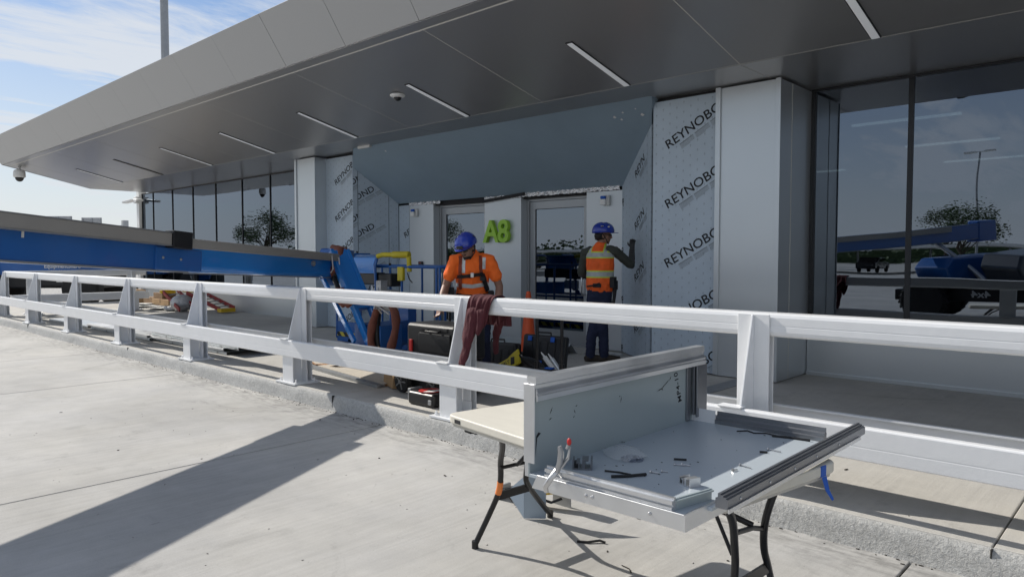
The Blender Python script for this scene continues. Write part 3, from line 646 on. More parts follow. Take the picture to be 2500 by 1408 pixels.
b = MB(); b.tube([P2-d1*.22+sd_*.15+up1*.10, P2-d1*.2+sd_*.24+up1*.12, P2-d1*.18+sd_*.25-up1*.06, P2-d1*.14+sd_*.19-up1*.10], .009, 8); b.tube([P2-d1*.06+sd_*.15+up1*.10, P2-d1*.04+sd_*.24+up1*.10, P2-d1*.02+sd_*.25-up1*.08, P2+d1*.02+sd_*.19-up1*.12], .009, 8); b.build('hose_guide', 'steel', IT, smooth=True)
# boom head, then the jib down to the basket
H = P2+d1*.16
b = MB(); b.beam(P2-d1*.12-up1*.02, P2+d1*.22-up1*.05, .20, .26, up=up1); b.beam(P2+d1*.0-up1*.10, P2+d1*.2-up1*.20, .16, .16, up=up1); b.build('boom_head', 'lift_blue', LIFT, bevel=.02)
b = MB(); b.tube([H-sd_*.16+up1*.17, H+sd_*.18+up1*.17], .075, 18); b.beam(H+d1*.02+up1*.17, H+d1*.30+up1*.17, .30, .13, up=up1); b.tube([H+d1*.03+sd_*.09+up1*.02, H+d1*.03+sd_*.16+up1*.02], .05, 16); b.build('rotator', 'lift_blue', LIFT, bevel=.006, smooth=True)
JB = Vector((-8.22, 6.02, .34)); JT = Vector((-8.98, 5.95, 1.55)); jd = (JB-JT).normalized(); js = Vector((.25, .97, 0)).normalized()
ju = js.cross(jd).normalized()
J = MB()
for s_ in (-.10, .12): J.beam(JT+ju*-.0+js*s_, JB+js*s_, .05, .13, up=ju)
J.beam(JT+js*.01, JT+jd*.9+js*.01, .17, .10, up=ju)
J.build('jib_arm', 'lift_blue_in', LIFT, bevel=.008)
q = JT+Vector((-.17, -.08, -.25)); q2 = JB+Vector((-.23, -.07, .03))
J = MB()
for s_ in (-.10, .12): J.beam(q+js*s_, q2+js*s_, .04, .085, up=ju)
LK = J.build('jib_link', 'lift_blue_in', LIFT, bevel=.006)
b = MB(); b.tube([q+Vector((.10,0,.02)), q+Vector((.10,0,.02))+jd*.5], .035, 12); b.build('cylinder', 'black_metal', LIFT, smooth=True)
b = MB(); b.tube([q+Vector((.10,0,.02))-jd*.22, q+Vector((.10,0,.02))], .018, 12); b.build('cylinder_rod', 'steel', LIFT, smooth=True)
b = MB()
for s_ in (-.16, -.05, .07, .18): b.tube([JB+js*s_+Vector((-.30, 0, -.06)), JB+js*s_+Vector((.06, 0, -.04))], .055, 12); 
b.box(-8.62, -8.05, 5.95, 6.3, .22, .60); b.build('jib_foot', 'lift_blue', LIFT, bevel=.01)
b = MB()
for s_, r in ((-.02, .038), (.05, .03)): b.tube([H+d1*.05+js*s_+Vector((0, 0, .26)), H+Vector((.16, .04+s_, .22)), H+Vector((.20, s_, .02)), H+Vector((.10, s_-.1, -.12)), H+Vector((-.05, s_-.12, -.06))], [r, r*1.6, r*1.9, r*1.6, r], 12)
b.build('hose_sleeve', 'hose', LIFT, smooth=True)
b = MB(); b.tube([H+Vector((-.1, -.1, .02)), H+Vector((.02, -.14, -.16)), H+Vector((.18, -.05, -.10))], .035, 10); b.build('rubber_boot', 'black_plastic', LIFT, smooth=True)
b = MB()
for s_ in (-.05, .06):
    b.tube([(-8.80+s_, 5.86, 1.05), (-8.74+s_, 5.80, .92), (-8.60+s_, 5.80, .85), (-8.45+s_, 5.82, .95)], .04, 10)
cx0, cz0 = -7.90, .56
pts = [(cx0+.24*cos(a)*1.0+.02*sin(3*a), 5.88+.04*sin(a), cz0+.37*sin(a)) for a in [RAD(k) for k in range(110, 431, 16)]]
b.tube(pts, [.05+.008*sin(k*1.9) for k in range(len(pts))], 12)
b.build('hose_loop', 'hose', LIFT, smooth=True)
b = MB()
for k in range(9): b.tube([(-8.0+rnd.uniform(-.14, .14), 5.86, 1.02+rnd.uniform(-.1, .1)), (-7.95+rnd.uniform(-.12, .12), 5.80, .93+rnd.uniform(-.1, .1)), (-7.88+rnd.uniform(-.12, .12), 5.9, .82+rnd.uniform(-.1, .1))], .012, 6)
b.cbox((-7.93, 6.0, .93), (.22, .12, .26)); b.cbox((-7.95, 5.9, 1.12), (.10, .1, .12)); b.build('valve_block', 'zinc', LIFT, bevel=.004)
b = MB(); b.tube([(cx0+.12*cos(a)-.10, 5.95, cz0+.40*sin(a)) for a in [RAD(k) for k in range(150, 300, 15)]], .045, 10); b.build('rubber_hose', 'black_plastic', LIFT, smooth=True)
JD = Vector((.62, -.42, .04))
for o_ in list(LIFT.children):
    if o_.name.split('.')[0] in ('jib_arm', 'jib_link', 'cylinder', 'cylinder_rod', 'jib_foot', 'hose_loop', 'valve_block', 'rubber_hose'):
        for v_ in o_.data.vertices: v_.co += JD
# basket
BX0, BX1, BY0, BY1, BZ = -9.95, -7.45, 6.55, 7.45, .22

b = MB(); b.box(BX0, BX1, BY0, BY1, BZ, BZ+.03); b.box(BX0, BX1, BY0, BY0+.02, BZ-.05, BZ); b.box(BX0+.3, BX0+.4, BY0, BY1, .16, BZ); b.box(BX1-.4, BX1-.3, BY0, BY1, .16, BZ)
FL = b.build('basket_floor', 'lift_blue', LIFT, bevel=.003)
b = MB(); b.box(BX0, BX1, BY0-.006, BY0+.004, BZ+.031, BZ+.10); b.box(BX0, BX1, BY1-.004, BY1+.006, BZ+.031, BZ+.10); b.box(BX1-.004, BX1+.006, BY0+.007, BY1-.005, BZ+.031, BZ+.10); b.build('hazard_stripe', 'hazard', FL)
b = MB(); b.box(BX0, BX1, BY0-.006, BY0+.004, BZ+.101, BZ+.27); b.box(BX1-.004, BX1+.006, BY0+.007, BY1-.005, BZ+.101, BZ+.27); b.box(BX0, BX1, BY1-.004, BY1+.006, BZ+.101, BZ+.2); b.build('toe_board', 'lift_blue', FL)
b = MB(); zt = 1.37
def rr(pts, r=.019): b.tube(pts, r, 10)
rr([(BX0, BY0, zt), (BX1-.06, BY0, zt), (BX1, BY0+.06, zt), (BX1, BY1-.06, zt), (BX1-.06, BY1, zt), (BX0+.06, BY1, zt), (BX0, BY1-.06, zt), (BX0, BY0, zt)])
rr([(BX0, BY0, .80), (BX1, BY0, .80), (BX1, BY1, .80), (BX0, BY1, .80), (BX0, BY0, .80)])
for x, y in ((BX0, BY0), (BX0, BY1), (BX1, BY0), (BX1, BY1), (-8.55, BY0), (-8.28, BY0), (-7.98, BY1), (-8.9, BY1), (-8.35, BY1), (-7.52, BY0), (-9.3, BY0)): rr([(x, y, BZ), (x, y, zt)])
b.build('guard_rail', 'lift_blue', LIFT, smooth=True)
b = MB()
for k in range(10): b.tube([(-8.60+.033*k, BY0+.05, .46), (-8.60+.033*k, BY0+.05, .80)], .0035, 5)
for k in range(8): b.tube([(-8.62, BY0+.05, .47+.045*k), (-8.28, BY0+.05, .47+.045*k)], .0035, 5)
b.build('mesh_screen', 'galv', LIFT)
b = MB(); b.beam((-7.75, 5.62, .46), (-8.1, 6.45, .46), .22, .34); b.box(-8.25, -7.95, 6.40, 6.55, .28, 1.0); b.build('basket_mount', 'lift_blue', LIFT, bevel=.01)
# control console with its curved cover and hoop
b = MB(); pr = [(6.42, 1.18), (6.38, 1.40), (6.42, 1.50), (6.52, 1.545), (6.75, 1.55), (6.75, 1.18)]
MB().prism([(6.40, 1.27), (6.37, 1.40), (6.41, 1.50), (6.50, 1.545), (6.60, 1.55), (6.60, 1.53), (6.50, 1.52), (6.43, 1.48), (6.395, 1.40), (6.42, 1.27)], 'x', -9.36, -8.72).build('console_cover', 'lift_blue_in', LIFT, smooth=True)
CN = MB().box(-9.30, -8.74, 6.43, 6.62, 1.10, 1.28).build('control_console', 'black_plastic', LIFT, bevel=.02)
MB().box(-8.73, -8.42, 6.46, 6.66, 1.08, 1.27).build('foot_box', 'black_plastic', LIFT, bevel=.015)
MB().cbox((-8.58, 6.458, 1.16), (.07, .004, .012)).build('sticker', 'label_white', CN)
b = MB()
for x in (-9.40, -8.69):
    b = MB(); b.tube([(x, 6.45, .86), (x, 6.40, .95), (x, 6.38, 1.38), (x, 6.42, 1.50), (x, 6.50, 1.55), (x, 6.80, 1.55)], .022, 10)
    if x > -9: b.tube([(-8.69, 6.40, .9), (-8.63, 6.40, .83), (-8.55, 6.45, .80), (-8.50, 6.55, .85)], .03, 10)
    b.build('console_hoop', 'lift_blue', LIFT, smooth=True)
b = MB(); b.box(-9.45, -8.95, 6.40, 6.9, .80, 1.02); b.build('tool_tray', 'lift_blue_in', LIFT, bevel=.01)
b = MB(); b.cbox((-8.72, 6.47, .97), (.34, .05, .17)); b.build('manual_box', 'clad', LIFT, bevel=.01)
b = MB(); b.tube([(-8.69, 6.42, 1.52), (-8.60, 6.45, 1.545), (-8.22, 6.55, 1.545), (-8.14, 6.57, 1.50), (-8.13, 6.57, 1.30)], .036, 12); b.tube([(-8.42, 6.5, 1.545), (-8.13, 6.57, 1.545)], .05, 10); b.cbox((-8.27, 6.53, 1.27), (.12, .05, .20)); b.build('yellow_gate_pad', 'yellow', LIFT, bevel=.006, smooth=True)
b = MB()
for k in range(3): b.tube([(-8.9+.1*k, 6.44, 1.08), (-8.86+.09*k, 6.36, .95), (-8.75+.06*k, 6.40, .88)], .009, 6)
b.tube([(-8.15, 6.55, 1.28), (-8.05, 6.5, 1.2), (-7.98, 6.5, 1.15)], .008, 6); b.tube([(-8.62, 6.6, 1.3), (-8.62, 6.6, 1.42)], .02, 8); b.build('cables', 'black_plastic', LIFT, smooth=True)
b = MB(); b.lathe([(.05, .42), (.052, .44), (.052, .70), (.03, .74), (.02, .78)], (-8.12, 6.62, 0), 14); EX = b.build('extinguisher', 'red', LIFT, smooth=True)
MB().lathe([(.0535, .55), (.0535, .66)], (-8.12, 6.62, 0), 14).build('label', 'label_white', EX)
# chassis, turntable and wheels, standing behind the photographer (seen in the glass)
CX, CY = -3.3, -3.9
b = MB(); b.box(CX-1.9, CX+1.9, CY-.55, CY+.55, .45, .82); b.box(CX-2.0, CX-1.55, CY-.9, CY+.9, .45, .72); b.box(CX+1.55, CX+2.0, CY-.9, CY+.9, .45, .72)
CH = b.build('chassis', 'black_metal', LIFT, bevel=.03)
text_mesh('lettering', '4x4', 'label_white', CH, frame((CX-.1, CY+.556, .56), (-1, 0, 0), (0, 0, 1)), .22, 1.2, .001, bold=.006)
for sx_ in (-1.35, 1.35):
    for sy in (-1.02, 1.02):
        c = (CX+sx_, CY+sy, .47); b = MB()
        b.lathe([(.25, -.18), (.43, -.19), (.465, -.13), (.47, 0), (.465, .13), (.43, .19), (.25, .18)], c, 36, 'y')
        W_ = b.build('wheel', 'rubber', LIFT, smooth=True)
        b = MB()
        for k in range(22):
            for s2 in (-1, 1):
                T_ = Matrix.Translation(c) @ Matrix.Rotation(2*pi*(k+.25*s2)/22, 4, 'Y') @ Matrix.Translation((0, s2*.09, .475)) @ Matrix.Rotation(s2*.45, 4, 'Z'); b.cbox((0, 0, 0), (.045, .20, .035), T_)
        b.build('tread', 'rubber', W_); MB().lathe([(.245, -.14), (.22, -.02), (.08, 0), (.08, .06), (.22, .02), (.245, .14)], c, 24, 'y').build('rim', 'label_white', W_, smooth=True)
b = MB(); b.lathe([(.6, .82), (.6, .95)], (CX, CY, 0), 32); b.build('turntable', 'black_metal', LIFT)
ex_ = d1; ang = math.atan2(d1.y, d1.x); T_ = Matrix.Translation((CX, CY, 0)) @ Matrix.Rotation(ang, 4, 'Z')
b = MB(); b.prism([(-2.1, .96), (1.0, .96), (1.25, 1.25), (1.1, 1.55), (-.3, 1.72), (-1.9, 1.72), (-2.15, 1.5)], 'y', -1.15, -.32, T_); b.build('engine_cover', 'cover_navy', LIFT, bevel=.05)
b = MB(); b.prism([(-2.1, .96), (1.3, .96), (1.45, 1.2), (1.2, 1.45), (-1.9, 1.6), (-2.15, 1.4)], 'y', .32, 1.15, T_); b.build('tank_cover', 'lift_blue', LIFT, bevel=.05)
b = MB(); b.box(-2.3, -1.6, -.30, .30, .96, 1.9, T_); b.build('counterweight', 'lift_blue', LIFT, bevel=.04)
b = MB(); b.beam(P0-d1*.5, P0+d1*.3, .34, .55, up=up1); b.build('boom_pivot', 'lift_blue', LIFT, bevel=.05)
pc = P0+d1*1.8-up1*.15; b = MB(); b.tube([Vector((CX, CY, 1.0))+d1*.6, pc], .06, 12); b.build('lift_cylinder', 'steel', LIFT, smooth=True)

# ================= FOLDING TABLE =================
TB = thing('folding_table', 'long beige plastic folding table with black bent steel legs', 'table', (0, 0, 0))
TL, TW, TZ = 1.66, .76, .725
def rrect(x0, x1, y0, y1, r, n=6):
    p = []
    for cx1, cy1, a0 in ((x1-r, y1-r, 0), (x0+r, y1-r, 90), (x0+r, y0+r, 180), (x1-r, y0+r, 270)):
        for k in range(n+1): a = RAD(a0+90*k/n); p.append((cx1+r*cos(a), cy1+r*sin(a)))
    return p
tp = MB().prism(rrect(0, TL, 0, TW, .06), 'z', TZ-.042, TZ).build('tabletop', 'table_top', TB, bevel=.008, seg=3)
MB().prism(rrect(.012, TL-.012, .012, TW-.012, .05), 'z', TZ-.058, TZ-.043).build('rim', 'table_side', tp, bevel=.004)
b = MB(); b.box(.085, .135, -.0015, .012, TZ-.033, TZ-.014); b.build('hand_slot', 'seam_dark', tp)
b = MB(); b.cbox((.16, .04, TZ-.066), (.05, .03, .014)); b.cbox((.205, .05, TZ-.066), (.025, .03, .012)); b.build('latch', 'black_plastic', tp)
TM = Matrix.Translation((-2.72, 2.425, 0)) @ Matrix.Rotation(RAD(-9.2), 4, 'Z')
for o_ in (tp,)+tuple(tp.children): o_.data.transform(TM)
LEGS = {'a': [(-2.34, 2.44, TZ-.058), (-2.42, 2.53, .58), (-2.50, 2.60, .485), (-2.54, 2.642, .385), (-2.57, 2.654, .29), (-2.62, 2.625, .155), (-2.664, 2.578, .019)],
 'b': [(-2.30, 2.99, TZ-.058), (-2.40, 2.86, .58), (-2.47, 2.80, .48), (-2.52, 2.815, .36), (-2.55, 2.867, .29), (-2.61, 3.02, .16), (-2.663, 3.187, .019)],
 'c': [(-1.12, 2.28, TZ-.058), (-1.14, 2.37, .58), (-1.18, 2.47, .46), (-1.20, 2.52, .36), (-1.21, 2.52, .27), (-1.24, 2.48, .14), (-1.27, 2.42, .019)],
 'd': [(-1.13, 2.78, TZ-.058), (-1.155, 2.735, .57), (-1.18, 2.73, .46), (-1.20, 2.775, .35), (-1.22, 2.86, .25), (-1.26, 2.99, .13), (-1.30, 3.10, .019)]}
for k_, pts in LEGS.items():
    sm_ = []; 
    for i in range(len(pts)-1):
        p0_, p1_, p2_, p3_ = (Vector(pts[max(i-1, 0)]), Vector(pts[i]), Vector(pts[i+1]), Vector(pts[min(i+2, len(pts)-1)]))
        for q_ in range(4):
            u_ = q_/4; sm_.append(.5*((2*p1_)+(-p0_+p2_)*u_+(2*p0_-5*p1_+4*p2_-p3_)*u_*u_+(-p0_+3*p1_-3*p2_+p3_)*u_**3))
    sm_.append(Vector(pts[-1])); lg = MB().tube(sm_, .0150, 12).build('leg', 'black_metal', TB, smooth=True)
    MB().tube([sm_[-1]+Vector((0, 0, .02)), sm_[-1]-Vector((0, 0, .018))], .018, 12).build('rubber_foot', 'black_plastic', lg, smooth=True)
    if k_ == 'a': MB().tube(sm_[13:17], .0168, 12).build('tape_band', 'orange_tape', lg, smooth=True)
b = MB(); b.box(TL-.002, TL+.0025, .62, .655, TZ-.04, TZ+.001, TM); b.add([(TL+.004, .62, TZ-.04), (TL+.004, .655, TZ-.04), (TL+.02, .65, TZ-.09), (TL+.03, .665, TZ-.125), (TL+.028, .655, TZ-.13), (TL+.015, .63, TZ-.09)], [(0,1,2,5), (5,2,3,4)], TM); b.build('tape_strip', 'blue_tape', TB)
MB().tube([(-2.505, 2.60, .45), (-2.475, 2.80, .45)], .010, 10).build('cross_tube', 'black_metal', TB, smooth=True)
MB().beam((-2.578, 2.652, .275), (-2.555, 2.875, .275), .012, .042).build('cross_bar', 'black_metal', TB)
MB().tube([(-1.155, 2.42, .525), (-1.17, 2.60, .49), (-1.19, 2.745, .44)], .010, 10).build('cross_tube', 'black_metal', TB, smooth=True)
MB().beam((-1.215, 2.515, .26), (-1.225, 2.87, .235), .012, .045).build('cross_bar', 'black_metal', TB)
MB().tube([(-1.42, 2.52, TZ-.06), (-1.30, 2.53, .56), (-1.17, 2.60, .50)], .012, 10).build('brace', 'black_metal', TB, smooth=True)
MB().tube([(-1.30, 2.53, .56), (-1.21, 2.515, .40)], .0075, 8).build('brace', 'black_metal', TB, smooth=True)
MB().tube([(-2.20, 2.70, TZ-.06), (-2.35, 2.70, .58), (-2.48, 2.70, .45)], .010, 10).build('brace', 'black_metal', TB, smooth=True)

# ================= CLADDING TRAY ON THE TABLE =================
TR = thing('cladding_tray', 'bent aluminium cladding tray with one tall side lying on the table', 'metal panel', (-1.4, 2.4, .735))
zx = .748; X0, X1, Y0, Y1 = -1.685, -1.075, 1.90, 3.06
b = MB(); b.box(X0, X1+.035, Y0+.12, Y1, zx-.012, zx); b.box(X0, X1, Y0, Y0+.1195, zx-.012, zx); b.build('tray_floor', 'alu_floor', TR, bevel=.001, seg=1)
b = MB(); b.box(X0-.006, X0, Y0, Y1+.04, zx-.012, 1.062); UP = b.build('side_panel', 'alu_face', TR, bevel=.001, seg=1)
b = MB(); b.box(X0-.022, X0-.0065, Y0-.0, Y0+.012, zx-.012, 1.070); b.box(X0-.022, X0+.028, Y0-.006, Y0-.001, zx+.04, 1.070); b.build('end_flange', 'alu', UP, bevel=.001, seg=1)
# top extrusion on the tall side: ribbed channel
def ribs(o, axis, a, c, prof, name, m, parent, ang=45):
    return MB().prism([(o[0]+p, o[1]+q) for p, q in prof], axis, a, c).build(name, m, parent, smooth=True, ang=ang)
PF = [(-.012, .03), (-.012, .052), (.030, .052), (.030, .026), (.026, .022), (.026, .010), (.034, .006), (.038, -.004), (.034, -.012), (.040, -.016), (.037, -.034), (.032, -.036), (.031, -.020), (.006, -.020), (.006, .03)]
ribs((X0, 1.045), 'y', Y0+.001, Y1+.06, PF, 'top_rail', 'alu', UP)
b = MB(); b.box(X0+.010, X0+.024, Y1-.02, Y1+.055, zx+.03, 1.022); b.box(X0+.030, X0+.038, Y1-.02, Y1+.075, zx+.02, 1.01); b.box(X0+.001, X0+.009, Y1-.06, Y1-.028, zx+.004, 1.022); b.build('corner_rail', 'alu_dark', UP, bevel=.002)
text_mesh('handwriting', 'MP4-10', 'ink', UP, frame((X0+.0008, 2.96, .86), (0, .12, -1), (0, -1, -.12)) if False else frame((X0+.0008, 2.965, .850), (0, -.30, .95), (0, -.95, -.30)), .044, 1.0, .0003, bold=.0003, shear=.2, spacing=1.12, align='LEFT')
b = MB()
for (yy, zz, l_, a) in ((2.02, .955, .035, 1.0), (2.015, .925, .02, .4), (2.16, .93, .02, 2), (2.17, .95, .014, .2), (2.155, .91, .012, .7), (2.47, .93, .03, 1.2), (2.46, .945, .01, 0), (2.80, .94, .05, .55), (2.83, .955, .05, .5), (2.77, .93, .045, .2), (2.86, .97, .03, .9), (2.79, .93, .025, -.6)):
    T_ = Matrix.Translation((X0+.0010, yy, zz)) @ Matrix.Rotation(a, 4, 'X'); b.add([(0, -l_/2, 0), (0, 0, -.0022), (0, l_/2, .0006), (0, 0, .0026)], [(0,1,2,3)], T_)
b.build('scuffs', 'litter', UP)
b = MB(); b.add([(X0+.001, 1.932, .80), (X0+.001, 1.936, .875), (X0+.001, 1.948, .888), (X0+.001, 1.962, .882), (X0+.001, 1.942, .868)], [(0,4,1), (1,4,3,2)]); b.build('marker_smear', 'ink', UP)
# front lip and its stacked extrusion
b = MB(); b.prism([(X0+.02, zx-.045), (X1+.012, zx-.045), (X1+.012, zx+.006), (X0+.045, zx+.006)], 'y', Y0-.010, Y0-.004); FL_ = b.build('front_lip', 'alu', TR, bevel=.001, seg=1)
PF2 = [(0, .0), (0, .012), (.010, .014), (.010, .018), (.002, .020), (.002, .032), (.014, .034), (.014, .040), (.024, .040), (.024, .0)]
ribs((Y0+.0, zx+.0005), 'x', X0+.07, X1-.035, PF2, 'front_rail', 'alu', TR)
b = MB()
for x in (-1.40, -1.425, -1.18): b.ell((x, Y0-.012, zx-.018), (.006, .004, .006), None, 10, 6)
b.build('rivets', 'steel', FL_)
# near right corner: mitred lip and the loose side extrusion
b = MB(); b.add([(X1+.012, Y0-.012, zx-.045), (X1+.018, Y0+.30, zx-.045), (X1+.018, Y0+.30, zx+.006), (X1+.012, Y0-.012, zx+.006)]+[(X1+.018, Y0-.012, zx-.045), (X1+.024, Y0+.30, zx-.045), (X1+.024, Y0+.30, zx+.006), (X1+.018, Y0-.012, zx+.006)], [(0,1,2,3), (7,6,5,4), (0,4,5,1), (3,2,6,7), (0,3,7,4), (1,5,6,2)]); b.build('side_lip', 'alu', TR)
b = MB(); b.beam((X1-.04, Y0+.02, zx+.018), (X1-.005, Y0+.19, zx+.018), .006, .036); b.beam((X1-.035, Y0+.02, zx+.030), (X1, Y0+.19, zx+.030), .012, .005); b.build('mitre_piece', 'alu_face', TR)
SR = thing('side_rail', 'long dark ribbed aluminium extrusion overhanging the right side of the tray', 'aluminium extrusion', (-1.06, 2.8, .78))
PF3 = [(.0, .0), (.040, .0), (.040, .030), (.034, .033), (.034, .036), (.026, .036), (.026, .042), (.017, .042), (.017, .046), (.008, .046), (.008, .034), (0, .030)]
X1 += .035
ribs((X1+.006, zx+.001), 'y', 2.03, 3.325, PF3, 'extrusion', 'alu_dark', SR, 30)
b = MB(); b.box(X1+.0475, X1+.052, 2.03, 3.25, zx-.010, zx+.004); b.build('edge_flange', 'alu', SR)
b = MB()
for yy in (2.12, 2.34, 2.55, 2.76, 3.0): b.ell((X1+.047, yy, zx+.016), (.003, .006, .006), None, 8, 6)
b.build('rivets', 'steel', SR)
X1 -= .035
b = MB(); b.prism([(Y1-.004, zx+.001), (Y1+.028, zx+.001), (Y1+.028, zx+.055), (Y1+.020, zx+.055), (Y1+.020, zx+.038), (Y1+.008, zx+.034), (Y1+.008, zx+.020), (Y1-.004, zx+.018)], 'x', X0+.12, X1+.0); RR_ = b.build('rear_rail', 'alu_dark', TR)
b = MB(); b.box(X0+.01, X1, Y1+.030, Y1+.034, zx-.01, zx+.035); b.box(X0+.001, X0+.12, Y1-.002, Y1+.002, zx, zx+.06); b.build('rear_lip', 'white_paint', TR)
# ================= PEOPLE =================
from mathutils import noise as mnoise
def wrinkle(o, amp, fx, fz, seed=0, sharp=.5):
    "real cloth folds: push vertices along their normals by a ridged noise"
    me = o.data; ns = [v.normal.copy() for v in me.vertices]
    for v, n in zip(me.vertices, ns):
        p = Vector((v.co.x*fx+seed, v.co.y*fx, v.co.z*fz)); a = mnoise.noise(p); c = 1-abs(mnoise.noise(p*1.9+Vector((3, 7, 1))))*2.2
        v.co += n*amp*(a*(1-sharp)+c*sharp-.3)
    return o
from mathutils.bvhtree import BVHTree
def hframe(c, fwd, tilt=0):
    f = Vector(fwd).normalized(); up = Vector((0, 0, 1)); r = f.cross(up).normalized(); u = r.cross(f).normalized()
    M_ = Matrix(((r.x, f.x, u.x, c[0]), (r.y, f.y, u.y, c[1]), (r.z, f.z, u.z, c[2]), (0, 0, 0, 1)))
    return M_ @ Matrix.Rotation(tilt, 4, 'Y')
def head(b, M_):
    b.ell((0, -.005, .035), (.074, .094, .098), M_, 20, 14); b.ell((0, .03, -.035), (.060, .066, .075), M_); b.ell((0, .062, -.078), (.030, .026, .024), M_, 10, 8)
    b.tube([M_ @ Vector(p) for p in ((0, .088, .030), (0, .108, -.004), (0, .112, -.020), (0, .092, -.026))], [.010, .012, .015, .011], 8)
    b.ell((0, .086, .038), (.056, .014, .012), M_, 12, 6); b.ell((0, .086, -.045), (.024, .012, .006), M_, 10, 6); b.ell((0, .085, -.056), (.020, .012, .006), M_, 10, 6)
    for s_ in (-1, 1): b.ell((s_*.076, -.008, -.002), (.010, .020, .032), M_, 10, 8); b.ell((s_*.045, .055, -.010), (.022, .022, .022), M_, 10, 8)
def hand(b, w_, d, n, curl=.5, left=False, s=1.0):
    "w_ wrist, d direction of fingers, n back-of-hand normal"
    w_ = Vector(w_); d = Vector(d).normalized(); n = (Vector(n)-d*Vector(n).dot(d)).normalized(); r = d.cross(n)*(-1 if left else 1)
    b.limb([w_-d*.01, w_+d*.04*s, w_+d*.085*s], [(.020, .026), (.017, .038), (.013, .040)], 12, up=n)
    for i, (o_, ln) in enumerate(((-.030, .064), (-.010, .075), (.010, .071), (.029, .055))):
        p = w_+d*.085*s+r*o_*s; q = d.copy(); pts = [p-d*.012]
        for j, (k, a) in enumerate(((.44, curl*.7), (.32, curl*1.1), (.24, curl*.9))):
            q = (Matrix.Rotation(-a if False else a, 3, r if not left else -r) @ q); q = q if (q.dot(-n) >= -.05 or j) else q
            p = p+q*ln*k*s; pts.append(p.copy())
        b.limb(pts, [.0095, .009, .0085, .007], 8)
    t0 = w_+d*.03*s-r*.028*s; b.limb([t0, t0-r*.022*s+d*.028*s-n*.012, t0-r*.018*s+d*.058*s-n*.024], [.012, .0105, .0085], 8)
def helmet(root, M_, brim=.05, stickers=()):
    b = MB(); n = 28; pr = [(0, 1.0), (.3, .965), (.55, .86), (.78, .66), (.92, .40), (.985, .15), (1.0, -.05)]
    vs = []
    for r, h in pr:
        for k in range(n):
            a = 2*pi*k/n; x, y = cos(a)*r*.122, sin(a)*r*.148
            z = h*.113+.062
            if h < .2: z -= .018*(1-sin(a))*.5*(.2-h)*4
            ridge = 1+.035*(abs(x) < .03)*(r > .25)*(r < .95)
            vs.append((x, y, z*ridge))
    vs2 = [(x*.95, y*.95, z-.006) for x, y, z in vs]; m = len(pr)
    f = [(i*n+k, i*n+(k+1) % n, (i+1)*n+(k+1) % n, (i+1)*n+k) for i in range(m-1) for k in range(n)]
    b.add(vs+vs2, f+[tuple(q+len(vs) for q in reversed(x)) for x in f]+[((m-1)*n+k, (m-1)*n+(k+1) % n, (2*m-1)*n+(k+1) % n, (2*m-1)*n+k) for k in range(n)], M_)
    o = b.build('hard_hat', 'helmet_blue', root, smooth=True, ang=60)
    b = MB(); q = [(cos(RAD(a))*.119, sin(RAD(a))*.146) for a in range(25, 156, 13)]; q2 = [(cos(RAD(a))*.121, sin(RAD(a))*(.146+brim*sin(RAD(a)))) for a in range(155, 24, -13)]
    b.prism(q+q2, 'z', .040, .047, M_); b.build('brim', 'helmet_blue', o, bevel=.002)
    b = MB()
    for k in range(6):
        a = RAD(20+k*3); b.tube([M_ @ Vector((s2*(.055+.01*k), .05-.016*k, .158-.006*k)) for s2 in (1,)]+[M_ @ Vector((.075+.008*k, .035-.016*k, .135-.006*k))], .0035, 5)
        b.tube([M_ @ Vector((-(.055+.01*k), .05-.016*k, .158-.006*k)), M_ @ Vector((-(.075+.008*k), .035-.016*k, .135-.006*k))], .0035, 5)
    b.build('vents', 'black_plastic', o)
    return o
def ray_ribbon(b, bvh, pts, wd, off=.006, dirn=(0, -1, 0), lift=(0, 1, 0)):
    "flat strap laid on a surface: pts (x,z) sampled densely, cast along dirn"
    P_ = []
    for (a, c), (e, f) in zip(pts[:-1], pts[1:]):
        k = max(2, int(math.hypot(e-a, f-c)/.015))
        P_ += [(a+(e-a)*i/k, c+(f-c)*i/k) for i in range(k)]
    P_.append(pts[-1]); dv = Vector(dirn); L_ = Vector(lift); rows = []
    for i, (x, z) in enumerate(P_):
        x2, z2 = P_[min(i+1, len(P_)-1)]; x1, z1 = P_[max(i-1, 0)]; t = Vector((x2-x1, 0, z2-z1)).normalized(); s_ = Vector((-t.z, 0, t.x))
        row = []
        for k in (-1, 0, 1):
            o_ = Vector((x, 0, z))+s_*wd/2*k; h = bvh.ray_cast(o_+L_*.6, dv, 1.5)
            row.append((h[0]+h[1]*off) if h[0] else None)
        if all(row): rows.append(row)
    if len(rows) < 2: return
    n0 = len(b.v)
    for r in rows: b.v += r
    for i in range(len(rows)-1):
        for j in range(2): b.f.append((n0+i*3+j, n0+i*3+j+1, n0+(i+1)*3+j+1, n0+(i+1)*3+j)); b.mi.append(0)
def bvh_of(o):
    return BVHTree.FromPolygons([v.co.copy() for v in o.data.vertices], [tuple(p.vertices) for p in o.data.polygons])
def leg_pts(s_, foot, fd, knee_y=.03): return [(s_*.09, 0, .90), (s_*.095, knee_y, .50), (foot[0], foot[1], .10)]

